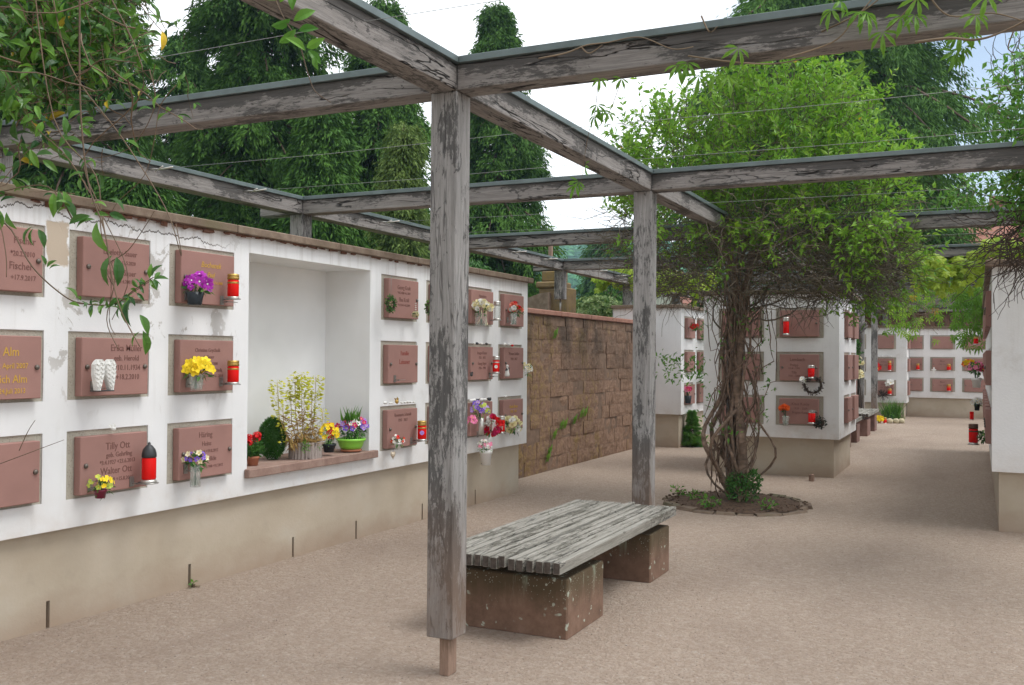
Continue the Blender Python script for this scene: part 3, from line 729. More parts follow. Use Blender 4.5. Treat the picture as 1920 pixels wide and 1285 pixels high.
RT = {
 (0, 0): P(('Georg Kraft', .05, -.085), ('*18.2.1938 +6.1.2017', .028, -.125), ('Elsa Kraft', .05, -.19), ('*1.9.1941 +8.3.2019', .028, -.23)),
 (0, 1): P(('Familie', .055, -.09, .02), ('Leissner', .06, -.165, .02)),
 (0, 2): P(('Rosemarie Schmidt', .04, -.06), ('1947 - 2017', .036, -.105)),
 (2, 0): P(('Hannelore', .045, -.07), ('Weber', .045, -.13)), (2, 1): P(('Irmgard Bayer', .042, -.075), ('1931 - 2011', .036, -.12), ('Georg Bayer', .042, -.18), ('1926 - 1998', .036, -.225)), (2, 2): P(('Maria Frank', .045, -.07), ('1939 - 2016', .035, -.12)),
 (3, 0): P(('Josef Braun', .05, -.09), ('1938 - 2015', .038, -.15)), (3, 1): P(('Werner Schäfer', .046, -.08), ('1949 - 2017', .04, -.135)),
 (3, 2): P(('Gisela Braun', .046, -.09), ('1938 - 2015', .04, -.14), ('Robert', .06, -.24))}
for k, a in enumerate(rcols):
    for r, (z0, z1) in enumerate(RZ):
        br = {(0, 1): [(a + .15, z0 + .06)], (0, 2): [(a + .43, z0 + .06)], (2, 1): [(a + .46, z0 + .06)], (3, 0): [(a + .12, z0 + .08)], (2, 2): [(a + .2, z0 + .03)]}.get((k, r))
        tx = RT.get((k, r)); mt = letter_red if (k, r) == (0, 1) else GOLD if (k, r) == (3, 2) else letter_dark
        niche(FLW, a, z0, z1, lw, tx, mt, bracket=br, off=.05)

# ---- rear-left block (corner at X -4.45, Y 15.85)
rl = thing('columbarium_wall', 'white urn wall behind the sandstone wall with an arched grey coping corner', 'urn wall', (-5.0, 17.5, 0))
FRL = Face((-4.45, 0, 0), (0, 1, 0), (1, 0, 0)); ys_ = [16.05 + .8 * k for k in range(7)]
mb = MB(); holed(mb, FRL, 15.87, 22.2, .555, 2.33, [(a, a + .6, z0, z1, .012) for a in ys_ for z0, z1 in RZ]); fbody(mb, FRL, 15.87, 22.2, .555, 2.33, 1.2); mb.build('white_render', white_wall, rl)
mb = MB(); mb.box(-4.5, -5.6, 15.92, 22.1, 0, .554, 0, 9); mb.T[0] = mb.V[0]; mb.build('plinth', plinth, rl)
coping(FRL, rl, 15.87, 22.2, 1.2, seg=1.5)
for k, a in enumerate(ys_):
    for r, (z0, z1) in enumerate(RZ):
        niche(FRL, a, z0, z1, rl, P(('Familie', .05, -.09), ('Roth', .05, -.16), ('1938 - 2011', .035, -.22)) if k < 2 and r < 2 else None, det=k < 3)
# ---- centre block
cb = thing('columbarium_wall', 'white urn block in the middle behind the twisted vine trunk', 'urn wall', (-2.4, 13.8, 0))
FCF = Face((0, 12.86, 0), (1, 0, 0), (0, -1, 0)); FCS = Face((-1.575, 0, 0), (0, 1, 0), (1, 0, 0))
mb = MB(); cz = [(1.766, 2.155), (1.204, 1.592), (.652, 1.03)]
ca = [-3.1, -2.356]
holed(mb, FCF, -3.3, -1.575, .49, 2.33, [(a, a + .6, z0, z1, .012) for a in ca for z0, z1 in cz])
holed(mb, FCS, 12.86, 14.75, .49, 2.33, [(a, a + .6, z0, z1, .012) for a in (13.35, 14.1) for z0, z1 in cz])
def q4(mb, pts, m=0): mb.add(pts, [(0, 1, 2, 3)], m)
q4(mb, [(-3.3, 12.86, .49), (-3.3, 12.86, 2.33), (-3.3, 14.75, 2.33), (-3.3, 14.75, .49)]); q4(mb, [(-3.3, 14.75, .49), (-3.3, 14.75, 2.33), (-1.575, 14.75, 2.33), (-1.575, 14.75, .49)])
q4(mb, [(-3.3, 12.86, .49), (-3.3, 14.75, .49), (-1.575, 14.75, .49), (-1.575, 12.86, .49)]); q4(mb, [(-3.3, 12.86, 2.33), (-1.575, 12.86, 2.33), (-1.575, 14.75, 2.33), (-3.3, 14.75, 2.33)])
mb.build('white_render', white_wall, cb)
mb = MB(); mb.box(-3.22, -1.645, 12.93, 14.68, 0, .489, 0, 9); mb.T[0] = mb.V[0]; mb.build('plinth', plinth, cb)
mb = MB(); mb.box(-3.36, -1.52, 12.80, 14.81, 2.33, 2.385, 0, 0, .006); mb.build('coping', coping_mat, cb)
CT = {(1, 0): None, (1, 1): P(('Lembach', .06, -.085, -.02), ('Philipp', .045, -.15, -.06), ('1914 - 1991', .035, -.19, -.06), ('Tilly', .045, -.245, -.06), ('1921 - 2004', .035, -.285, -.06)), (1, 2): P(('Klaus Kunze', .05, -.085, .02), ('1939 - 2009', .04, -.14, .02), ('Brigitte Kunze', .04, -.19, .02))}
for k, a in enumerate(ca):
    for r, (z0, z1) in enumerate(cz): niche(FCF, a, z0, z1, cb, CT.get((k, r)), GOLD if (k, r) == (1, 2) and 0 else letter_dark)
for a in (13.35, 14.1):
    for r, (z0, z1) in enumerate(cz): niche(FCS, a, z0, z1, cb, None, det=a < 14)
# ---- far wall
fw = thing('columbarium_wall', 'white stepped urn wall closing the far end of the courtyard', 'urn wall', (-1.5, 27.4, 0))
FA = Face((0, 26.7, 0), (1, 0, 0), (0, -1, 0)); FB = Face((0, 27.6, 0), (1, 0, 0), (0, -1, 0)); FS = Face((-1.635, 0, 0), (0, 1, 0), (1, 0, 0))
fz = [(1.747, 2.131), (1.166, 1.541), (.556, .965)]; fz2 = [(1.755, 2.12), (1.2, 1.56), (.66, 1.02)]
mb = MB(); holed(mb, FA, -4.2, -1.635, .385, 2.3, [(a, a + .6, z0, z1, .012) for a in (-3.2, -2.481) for z0, z1 in fz]); fbody(mb, FA, -4.2, -1.635, .385, 2.3, 1.6, 0, ('a1',))
holed(mb, FS, 26.7, 28.3, .385, 2.3, [(26.9, 27.5, z0, z1, .012) for z0, z1 in fz])
holed(mb, FB, -1.63, 4.5, .5, 2.29, [(a, a + .6, z0, z1, .012) for a in (-1.62 - .25 + .0 + .253, -1.129 + .0, -.375, .37, 1.12) if a > -1.62 for z0, z1 in fz2] + [(-1.625, -1.282, z0, z1, .012) for z0, z1 in fz2]); fbody(mb, FB, -1.63, 4.5, .5, 2.29, .7)
mb.build('white_render', white_wall, fw)
mb = MB(); mb.box(-4.1, -1.7, 26.77, 28.2, 0, .384, 0, 9); mb.box(-1.69, 4.4, 27.67, 28.2, 0, .499, 0, 9); mb.T = [v for v in mb.V]; mb.build('plinth', plinth, fw)
mb = MB(); mb.box(-4.25, -1.58, 26.64, 28.35, 2.3, 2.35, 0, 0, .005); mb.box(-1.579, 4.5, 27.54, 28.35, 2.29, 2.345, 0, 0, .005); mb.build('coping', coping_mat, fw)
for a in (-3.2, -2.481):
    for r, (z0, z1) in enumerate(fz): niche(FA, a, z0, z1, fw, P(('Klein', .06, -.1), ('1930 - 2009', .045, -.18)) if r else None)
for z0, z1 in fz: niche(FS, 26.9, z0, z1, fw, None, det=False)
for a in (-1.129, -.375, .37, 1.12):
    for r, (z0, z1) in enumerate(fz2): niche(FB, a, z0, z1, fw, P(('Maier', .06, -.09), ('1944 - 2012', .045, -.17)) if r else None)
for z0, z1 in fz2: niche(FB, -1.625, z0, z1, fw, None, width=.343, plw=.30, off=.01)
# ---- right block
rb = thing('columbarium_wall', 'white urn block cut by the right edge of the picture with a bare side wall', 'urn wall', (.8, 12, 0))
FRF = Face((0, 9.6, 0), (1, 0, 0), (0, -1, 0)); FRS = Face((.11, 0, 0), (0, -1, 0), (-1, 0, 0))
mb = MB(); ra = [-(10.25 + .78 * k + .6) for k in range(9)]
holed(mb, FRS, -18.0, -9.6, .53, 2.33, [(a, a + .6, z0, z1, .012) for a in ra for z0, z1 in RZ])
q4(mb, [(.11, 9.6, .53), (2.6, 9.6, .53), (2.6, 9.6, 2.33), (.11, 9.6, 2.33)]); q4(mb, [(.11, 18, .53), (.11, 18, 2.33), (2.6, 18, 2.33), (2.6, 18, .53)])
q4(mb, [(2.6, 9.6, .53), (2.6, 18, .53), (2.6, 18, 2.33), (2.6, 9.6, 2.33)]); q4(mb, [(.11, 9.6, .53), (.11, 18, .53), (2.6, 18, .53), (2.6, 9.6, .53)]); q4(mb, [(.11, 9.6, 2.33), (2.6, 9.6, 2.33), (2.6, 18, 2.33), (.11, 18, 2.33)])
mb.build('white_render', white_wall, rb)
mb = MB(); mb.box(.165, 2.5, 9.66, 17.9, 0, .529, 0, 9); mb.T[0] = mb.V[0]; mb.build('plinth', plinth, rb)
mb = MB(); mb.box(.055, 2.66, 9.54, 18.06, 2.33, 2.39, 0, 1, .006); mb.build('coping', coping_mat, rb)
for k, a in enumerate(ra):
    for r, (z0, z1) in enumerate(RZ): niche(FRS, a, z0, z1, rb, None, det=k < 2)
# ---- sandstone wall
sw = thing('sandstone_wall', 'old red sandstone block wall with mossy stains between two urn walls', 'stone wall', (-5.4, 12.9, 0))
mb = MB(); mb.box(-5.6, -5.1055, 9.98, 15.86, 0, 2.04, 1)
z = 0.0
while z < 2.03:
    hh = min(rng.uniform(.17, .23), 2.045 - z); hh = hh if 2.045 - z - hh > .08 else 2.045 - z
    y = 9.985 + rng.uniform(-.2, 0)
    while y < 15.86:
        wd = rng.uniform(.24, .46); y1 = min(y + wd, 15.86)
        if y1 - max(y, 9.985) > .03:
            gx = -5.1 + rng.normal(0, .005)
            # rough pillow-faced block
            ny, nz = max(2, int(wd / .06)), 4; Y0, Y1, Z0, Z1 = max(y, 9.985) + .0015, y1 - .0015, z + .0015, z + hh - .0015
            VV = []; 
            for j in range(nz + 1):
                for i in range(ny + 1):
                    yy = Y0 + (Y1 - Y0) * i / ny; zz = Z0 + (Z1 - Z0) * j / nz
                    ed = min(i, ny - i, 1) * min(j, nz - j, 1)
                    VV.append((gx + (.002 * ed + .013 * mnoise.noise(Vector((yy * 7, zz * 7, 1)))) if ed else gx - .002 + .009 * mnoise.noise(Vector((yy * 7, zz * 7, 1))), yy, zz))
            k0 = len(VV); FF = [(j * (ny + 1) + i, j * (ny + 1) + i + 1, (j + 1) * (ny + 1) + i + 1, (j + 1) * (ny + 1) + i) for j in range(nz) for i in range(ny)]
            VV += [(-5.13, Y0, Z0), (-5.13, Y1, Z0), (-5.13, Y1, Z1), (-5.13, Y0, Z1)]
            c4 = [0, ny, nz * (ny + 1) + ny, nz * (ny + 1)]
            for a_ in range(4): FF.append((c4[a_], k0 + a_, k0 + (a_ + 1) % 4, c4[(a_ + 1) % 4]))
            mb.add(VV, FF, 0, None, rng.random())
        y = y1
    z += hh
mb.build('block_masonry', [sandstone, mortar], sw)
mb = MB(); y = 9.985
while y < 15.8:
    y1 = min(y + rng.uniform(.9, 1.3), 15.86); mb.box(-5.64, -5.065, y + .003, y1 - .003, 2.046, 2.113, 0, 1, .01); y = y1
mb.build('coping', wallcap, sw)
# ---- memorial pillar behind the wall
YP = 14.6; xa, xb = at(1010, 540, 1, YP)[0], at(1063, 540, 1, YP)[0]; xm = (xa + xb) / 2
pl_ = thing('stone_pillar', 'mossy sandstone pillar with a curved ledge behind the red wall', 'pillar', (xm, YP + .2, 0))
mb = MB(); mb.box(xa, xb, YP, YP + .42, 0, 2.62, 0, 2, .02); mb.box(xa - .04, xb - .1, YP - .04, YP + .44, 2.62, 2.72, 0, 2, .02); mb.box(xa + .03, xb - .14, YP + .04, YP + .38, 2.72, 2.9, 0, 2, .02); mb.build('shaft', pillar_mat, pl_)
mb = MB(); mb.box(xa + .1, xa + .16, YP + .15, YP + .21, 2.9, 3.5, 0, 2, .005); mb.build('wooden_stake', foot_mat, pl_)
pts = [(.002, .0), (.002, .42), (.16, .40), (.34, .34), (.6, .33), (.9, .33), (.9, .22), (.55, .2), (.3, .16), (.16, 0)]
VV = [(xa + .22 - a_, YP - .12, 2.12 + b_) for a_, b_ in pts] + [(xa + .22 - a_, YP - .003, 2.12 + b_) for a_, b_ in pts]; k0 = len(pts)
mb = MB(); mb.add(VV, [tuple(range(k0)), tuple(range(2 * k0 - 1, k0 - 1, -1))] + [(i, k0 + i, k0 + (i + 1) % k0, (i + 1) % k0) for i in range(k0)]); mb.build('curved_ledge', coping_mat, pl_)
mb = MB(); [mb.box(xa - .75, xa + .04, YP - .1 + .004 * q, YP - .06 + .03 * q, 2.0 + q * .062, 2.057 + q * .062, 0, 9, .004) for q in range(4)]; mb.box(xa - .8, xa - .004, YP - .02, YP + .4, 0, 2.3, 0, 2, .01); mb.build('brick_core', wallcap, pl_)

# ------------------------------------------------------------------ wooden screen and houses
ws = thing('wooden_shed', 'brown vertical-board shed behind the far urn wall', 'shed', (-.5, 29.5, 0))
mb = MB(); x = -4.4
while x < 5:
    wd = .34; c = (x > -3.2 and x < -2.9) or (x > -2.75 and x < -2.45)
    mb.box(x + .008, x + wd - .008, 28.6 + rng.normal(0, .003), 28.64, 0, 3.0, 0, 2, .003); x += wd
mb.box(-4.4, 5, 28.65, 30.6, 0, 2.98, 0, 0); mb.build('board_wall', board_mat, ws)
mb = MB(); mb.add([(-4.6, 28.45, 3.02), (5.2, 28.45, 3.02), (5.2, 31, 3.35), (-4.6, 31, 3.35), (-4.6, 28.45, 2.96), (5.2, 28.45, 2.96), (5.2, 31, 3.29), (-4.6, 31, 3.29)], [(0, 1, 2, 3), (7, 6, 5, 4), (0, 4, 5, 1), (1, 5, 6, 2), (2, 6, 7, 3), (3, 7, 4, 0)]); mb.build('roof', zinc, ws)
def house(x0, x1, y0, y1, he, hr, label, axis=0):
    h = thing('house', label, 'house', ((x0 + x1) / 2, (y0 + y1) / 2, 0))
    mb = MB(); 
    if axis == 0:   # ridge along X
        ym = (y0 + y1) / 2; mb.add([(x0, y0, 0), (x1, y0, 0), (x1, y1, 0), (x0, y1, 0), (x0, y0, he), (x1, y0, he), (x1, y1, he), (x0, y1, he), (x0, ym, hr - .1), (x1, ym, hr - .1)],
            [(0, 1, 5, 4), (2, 3, 7, 6), (1, 2, 6, 9, 5), (3, 0, 4, 8, 7)])
        ro = [(x0 - .4, y0 - .5, he - .25), (x1 + .4, y0 - .5, he - .25), (x1 + .4, ym, hr), (x0 - .4, ym, hr), (x0 - .4, y1 + .5, he - .25), (x1 + .4, y1 + .5, he - .25)]; dn = 1
    else:
        xm = (x0 + x1) / 2; mb.add([(x0, y0, 0), (x1, y0, 0), (x1, y1, 0), (x0, y1, 0), (x0, y0, he), (x1, y0, he), (x1, y1, he), (x0, y1, he), (xm, y0, hr - .1), (xm, y1, hr - .1)],
            [(0, 1, 5, 8, 4), (2, 3, 7, 9, 6), (1, 2, 6, 5), (3, 0, 4, 7)])
        ro = [(x0 - .5, y0 - .4, he - .25), (x0 - .5, y1 + .4, he - .25), (xm, y1 + .4, hr), (xm, y0 - .4, hr), (x1 + .5, y0 - .4, he - .25), (x1 + .5, y1 + .4, he - .25)]
    mb.build('wall', house_wall, h)
    a_ = np.array(ro); mb = MB()
    for qd in ((0, 1, 2, 3), (3, 2, 5, 4)):
        t_ = a_[list(qd)]; lo = t_ - [0, 0, .14]; mb.add(np.concatenate([t_, lo]), [(0, 1, 2, 3), (7, 6, 5, 4), (0, 4, 5, 1), (1, 5, 6, 2), (2, 6, 7, 3), (3, 7, 4, 0)])
    r = mb.build('roof', tile_mat, h); ORI[r.name] = wloc(h)
    mb = MB()
    if axis == 0: mb.box(x0 + 1, x0 + 1.7, (y0 + y1) / 2 + .3, (y0 + y1) / 2 + 1, hr - .6, hr + .7)
    else: mb.box((x0 + x1) / 2 + .4, (x0 + x1) / 2 + 1, y0 + 2, y0 + 2.7, hr - .8, hr + .7)
    mb.build('chimney', wallcap, r)
    for i in range(3):
        wx = x0 + (x1 - x0) * (i + .5) / 3; mb = MB(); mb.box(wx - .5, wx + .5, y0 - .05, y0 - .003, he - 2, he - .7); wn = mb.build('window', white_plastic, h); ORI[wn.name] = wloc(h)
        mb = MB(); mb.box(wx - .42, wx + .42, y0 - .058, y0 - .0505, he - 1.92, he - .78); mb.build('pane', glass_dark, wn)
house(-.6, 9, 40, 50, 5.1, 7.6, 'house with red tiled roof glimpsed behind the right-hand climber')
house(-22, -16.6, 60, 70, 4.6, 7.6, 'small white gabled house with red roof edge beyond the hedge', 1)

# ------------------------------------------------------------------ benches
end_grain = simple('end_grain', (.085, .07, .06), .95, 0, .4, 40, .2, .6, 90)
def bench(x0, x1, y0, y1, label, grp=None, stone_m=bench_stone, blocks=((.17, .73), (1.64, 2.08))):
    t = thing('bench', label, 'bench', ((x0 + x1) / 2, (y0 + y1) / 2, 0), grp)
    mb = MB(); n = 15; wd = (x1 - x0) / n
    for i in range(n):
        e = rng.normal(0, .006); a_ = x0 + i * wd + .0055; dz = rng.normal(0, .0015) + (.012 if i == 8 else 0)
        mb.box(a_, a_ + wd - .0115, y0 + e - (.02 if i == 8 else 0), y1 + e, .381 + dz, .443 + dz, 0, 1, .003, endm=1)
    s_ = mb.build('seat', [slat_mat, end_grain], t)
    for b0, b1 in blocks:
        mb = MB(); mb.box(x0 + .03, x1 - .035, y0 + b0, y0 + b1, -.005, .322, 0, 9, .008)
        mb.T[-1] = mb.V[-1]; mb.build('support_block', stone_m, t)
        mb = MB(); mb.box(x0 + .06, x1 - .13, y0 + (b0 + b1) / 2 - .05, y0 + (b0 + b1) / 2 + .05, .3225, .380, 0, 0, .003); mb.build('cross_rail', beam_mat, t)
    return t
bench(-2.725, -1.945, 4.70, 6.86, 'large slatted bench on two sandstone blocks in the foreground by the timber post')
bench(-2.84, -1.92, 16.85, 19.05, 'nearer of the two far slatted benches beside the central urn block', 'benches under the far pergola bays', bench_stone2)
bench(-2.84, -1.90, 19.95, 22.15, 'farther of the two far slatted benches, near the far urn wall', 'benches under the far pergola bays', bench_stone2)
sp = at(1521, 903, 2, 0); t = thing('wooden_stake', 'short cut wooden stake in the gravel before the central urn block', 'stake', sp)
mb = MB(); mb.box(sp[0] - .03, sp[0] + .03, sp[1] - .0, sp[1] + .06, -.005, .085, 0, 2, .006); mb.build('stake', foot_mat, t)

# ------------------------------------------------------------------ trees
def conifer_tree(name, label, cat, x, y, H, R, seed, mat=conifer, grp=None, base=0.0, nb=230, leaf=.155, prof=None, droop=.6, lean=0.0, gap=.0):
    g = np.random.default_rng(seed); t = thing(name, label, cat, (x, y, 0), grp); sc_ = leaf / .155
    mb = MB(); mb.tube([(x, y, 0), (x + .1, y, H * .4), (x + lean * .6, y, H * .75), (x + lean, y, H * .97)], [R * .09, R * .06, R * .03, .008], 8)
    prof = prof or (lambda s: min(1, (1 - s) * 2.1) ** .8 * (.86 + .14 * math.sin(s * 23 + seed)))
    bough = []
    for i in range(nb):
        s_ = base + (1 - base) * (i + g.random()) / nb; s_ = s_ ** .92; h = s_ * H
        a = g.uniform(0, 2 * math.pi); L = R * prof(s_) * (g.uniform(.62, 1.1) if g.random() > .14 else g.uniform(1.1, 1.38)) * (1 + .22 * mnoise.noise(Vector((math.cos(a) * 1.3, math.sin(a) * 1.3, h * .55 + seed)))) + .12 * min(1, R)
        d = np.array([math.cos(a), math.sin(a), 0]); up = g.uniform(.15, .5)
        pts = [np.array([x + lean * s_, y, h]) + d * L * q + np.array([0, 0, 1]) * L * (up * q - droop * q * q * 1.1 + g.normal(0, .01)) for q in np.linspace(0, 1, 6)]
        mb.tube(pts, np.linspace(.035, .008, 6) * (1 + L * .3) * min(1, R), 4, 0, False); bough.append(pts)
    tr = mb.build('trunk', bark, t)
    mb = MB(); PP = []; DD = []; NN = []; LL = []; RR = []
    for pts in bough:
        L = np.linalg.norm(pts[-1] - pts[0]); ns = int(10 + L * 11 / sc_); br = g.random()
        side = unit(np.cross(pts[-1] - pts[0], (0, 0, 1.)))
        for k in range(ns):
            q = 1 - g.random() ** 1.5 * .85; ii = min(4, int(q * 5)); f = q * 5 - ii; c = pts[ii] * (1 - f) + pts[ii + 1] * f
            out = unit(pts[-1] - pts[0]); sd = side * g.choice([-1, 1]); wdt = (.2 * sc_ + .24 * L * (1 - q))
            c = c + sd * g.uniform(0, wdt) + np.array([0, 0, g.normal(0, .09) * sc_])
            sdir = unit(out * .7 + sd * .5 + np.array([0, 0, -g.uniform(.1, .9) * droop * 1.4])); m_ = 24
            tt = g.random(m_); off = g.normal(0, .055, (m_, 3)) * (1 + L * .15)
            p_ = c + sdir * (tt[:, None] * .34 * sc_) + off * sc_; p_[:, 2] -= tt ** 2 * .12 * droop * 2 * sc_
            PP.append(p_); DD.append(unit(sdir + g.normal(0, .34, (m_, 3)) + np.array([0, 0, -.25]))); NN.append(np.array([0, 0, 1.]) + g.normal(0, .8, (m_, 3))); LL.append(g.uniform(.6, 1.25, m_) * leaf)
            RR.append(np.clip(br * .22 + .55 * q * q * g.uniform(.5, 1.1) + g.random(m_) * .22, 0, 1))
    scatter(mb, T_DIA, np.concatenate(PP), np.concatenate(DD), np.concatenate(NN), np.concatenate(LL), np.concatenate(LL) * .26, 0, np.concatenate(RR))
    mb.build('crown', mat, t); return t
GC = 'conifers behind the long urn wall'
def con_px(label, u, vtop, Y, half, seed, **k):      # half: half width in the photograph's pixels at breast of the crown
    p = at(u, vtop, 1, Y); q = at(u, 600, 1, Y); return conifer_tree('conifer_tree', label, 'tree', q[0], Y, p[2], half * mpp(q), seed, grp=GC, **k)
full = lambda s: (1 - s) ** .62 * (.84 + .16 * math.sin(s * 29))
con_px('dark conifer behind the urn wall at the far left, partly under the near climber', 130, -620, 14.0, 215, 11, nb=420, prof=full)
con_px('tall dark conifer rising above the plaques left of the planted recess', 486, -330, 17.5, 205, 12, nb=420, prof=full)
con_px('slim pointed conifer just left of the big timber post', 712, 5, 20.5, 160, 14, nb=330, prof=full)
con_px('small olive-green conifer left of the foreground post', 752, 235, 15.5, 72, 15, mat=conifer2, nb=170, leaf=.11, prof=full)
con_px('freestanding conifer with ragged tip just right of the big timber post', 928, 12, 25.0, 172, 16, nb=340, prof=lambda s: (1 - s) ** .72 * (.78 + .22 * math.sin(s * 31)))
con_px('conifer filling the gap behind the far left coping', -60, -500, 20, 220, 17, nb=240, prof=full)
con_px('lower dark conifer between two taller ones above the gold-lettered plaque', 335, 60, 21, 170, 25, nb=220, prof=full)
con_px('dark conifer with low boughs behind the coping of the recess', 600, 190, 16.5, 130, 19, nb=220, prof=full)
con_px('low dark conifer hiding the trunks behind the coping at left', 250, 300, 13.0, 130, 26, nb=150, prof=full)
conifer_tree('conifer_tree', 'very large dark conifer behind the bright vine crown', 'tree', -4.2, 31.0, 17.0, 4.3, 18, base=.24, nb=480, leaf=.2, prof=lambda s: min(1, (1 - s) * 2.2) ** .7 * (.85 + .15 * math.sin(s * 37)))
conifer_tree('conifer_tree', 'small bright green conifer peeping over the coping beside the timber post', 'tree', -7.5, 14.2, 3.05, .45, 20, shrub_g, nb=60, leaf=.09)
conifer_tree('conifer_tree', 'distant dark spruce in front of the wooded hill', 'tree', -21.7, 60, 9.2, 1.5, 21, nb=110, leaf=.5)
conifer_tree('conifer_tree', 'dark rounded conifer behind the rhododendron', 'tree', at(1140, 560, 1, 24)[0], 24, 3.25, .62, 22, nb=70, leaf=.16, prof=lambda s: math.sqrt(max(0, 1 - (s * 1.0 - .3) ** 2)) * (1 if s < .9 else .5))
conifer_tree('conifer_tree', 'tall hedge conifer beyond the end of the right-hand urn block', 'tree', 5.5, 33, 7.5, 2.6, 23, nb=160, leaf=.22)
conifer_tree('dwarf_conifer', 'small cone-shaped conifer on the ground by the rear urn wall', 'dwarf conifer', *at(1297, 838, 2, 0)[:2], .6, .15, 24, vine_mid, nb=110, leaf=.02, droop=.1, prof=lambda s: (1 - s) ** .95)

def leafy_blob(mb, c, r, n, L, T=T_LEAF, m=0, shell=.55, g=None, up=.3):
    g = g or rng; d = rdir(n, g); rad = (shell + (1 - shell) * g.random(n))[:, None]
    P = np.asarray(c) + d * rad * np.asarray(r) * (1 + .12 * np.array([mnoise.noise(Vector(q * 2.2)) for q in d]))[:, None] * 1.0
    D = unit(d * .6 + g.normal(0, .5, (n, 3)) + [0, 0, .15]); scatter(mb, T, P, D, d + g.normal(0, .4, (n, 3)) + [0, 0, up], g.uniform(.7, 1.2, n) * L, None, m)
def shrub(name, label, cat, c, blobs, mat, L, n, T=T_LEAF, grp=None, flowers=None):
    t = thing(name, label, cat, c, grp); mb = MB(); c = np.asarray(c, float)
    st = MB()
    for o, r in blobs:
        k = c + np.array(o); leafy_blob(mb, k, r, n, L, T); 
        for i in range(7): st.tube([c + rng.normal(0, .02, 3) * [1, 1, 0], (c + k) / 2 + rng.normal(0, .05, 3) * r, k + rdir(1)[0] * np.array(r) * .7], [.012, .008, .004], 4, 0, False)
    st.build('stems', twig_mat, t); mb.build('foliage', mat, t)
    if flowers:
        f = MB(); d = rdir(flowers[1]) ; d[:, 2] = abs(d[:, 2]); o, r = blobs[0]
        scatter(f, T_BLOOM, c + np.array(o) + d * np.array(r) * 1.02, np.cross(d, [.3, .5, .8]), d, flowers[2], flowers[2], None); f.build('blossoms', [flowers[0], FL['yellow']], t)
    return t
# rhododendron behind the wall: rosettes
def rosettes(mb, c, r, n, L, m=0):
    d = rdir(n); d[:, 2] = abs(d[:, 2]) * .9 - .1; P0 = np.asarray(c) + d * np.asarray(r) * rng.uniform(.8, 1.05, (n, 1))
    PP = []; DD = []; NN = []
    for p, k in zip(P0, d):
        ax = unit(k + rng.normal(0, .3, 3) + [0, 0, .5])
        a = unit(np.cross(ax, rng.normal(size=3))); b = np.cross(ax, a)
        for i in range(7):
            th = i * .9 + rng.uniform(-.2, .2); o = a * math.cos(th) + b * math.sin(th)
            PP.append(p); DD.append(unit(o + ax * .45)); NN.append(ax)
    scatter(mb, T_LEAF, np.array(PP), np.array(DD), np.array(NN), rng.uniform(.8, 1.1, len(PP)) * L, L * .32, m)
t = thing('rhododendron', 'pale-edged evergreen shrub looking over the red stone wall', 'shrub', (-6.6, 16.6, 0)); mb = MB()
for c_, r_ in [((-6.3, 16.9, 2.05), (.75, .7, .65)), ((-7.0, 16.2, 1.9), (.7, .6, .5)), ((-5.95, 17.6, 1.9), (.6, .6, .35)), ((-7.5, 15.4, 1.85), (.6, .6, .45))]: rosettes(mb, c_, r_, 260, .13); leafy_blob(mb, c_, np.array(r_) * .85, 300, .12)
st = MB(); [st.tube([(-6.6, 16.6, 0), (-6.6 + q * .3, 16.6, 1), (-6.5 + q, 16.7, 1.8)], [.05, .04, .02], 5) for q in (-.7, -.3, .1, .5)]; st.build('stems', bark, t); mb.build('foliage', rhodo, t)
shrub('climbing_hop', 'bright green climber at the foot of the mossy pillar', 'climber', (-6.7, 15.2, 1.3), [((.1, 0, .9), (.2, .2, .35)), ((.15, 0, .5), (.3, .3, .4))], vine_green, .1, 200, T_LOBE)
shrub('hedge_bush', 'dark green bush behind the rear-left urn wall coping', 'bush', (-6.6, 26, 0), [((0, 0, 1.4), (1.6, 1.6, 1.35))], shrub_g, .12, 1500)

# ------------------------------------------------------------------ big vine around the third post
def rand_curve(p, d, L, n, wob, g, grav=0.0):
    pts = [np.array(p, float)]; d = unit(np.array(d, float)); h = L / n
    for i in range(n):
        d = unit(d + g.normal(0, wob, 3) + np.array([0, 0, -grav])); pts.append(pts[-1] + d * h)
    return pts
g = np.random.default_rng(5)
VC = np.array([-2.29, 10.18, 0.0])
vt = thing('climbing_vine', 'huge twisted vine with bright green crown wrapped round the third timber post', 'vine', (VC[0], VC[1], .02))
mb = MB()
for i in range(21):        # intertwined stems
    a0 = g.uniform(0, 2 * math.pi); tw = g.uniform(1.2, 4.2) * g.choice([-1, 1]); r0 = g.uniform(.05, .17); bulge = g.uniform(.05, .48) if i < 12 else g.uniform(0, .12); ph = g.uniform(.25, .5)
    top = g.uniform(2.1, 3.0); n = 26; rad = g.uniform(.007, .016) if i > 3 else g.uniform(.018, .026); pts = []
    wv = g.uniform(0, 6, 3)
    for k in range(n):
        s_ = k / (n - 1); z = .02 + s_ * top; a = a0 + tw * s_ + .35 * math.sin(s_ * 9 + wv[0])
        r = r0 * (.75 + .2 * math.sin(s_ * 7 + wv[1])) + bulge * math.exp(-((z - ph - .25) / .42) ** 2) * .75 + (max(0, z - 2.1)) ** 1.5 * .3 + .05 * math.sin(s_ * 17 + wv[2])
        if z < .2: r = r * (.35 + z * 3.2)
        pts.append((VC[0] + .06 + r * math.cos(a), VC[1] - .12 + r * .8 * math.sin(a), z))
    mb.tube(pts, rad * np.linspace(1.15, .7, n) * (1 + .15 * g.normal(size=n).clip(-1, 1)), 7)
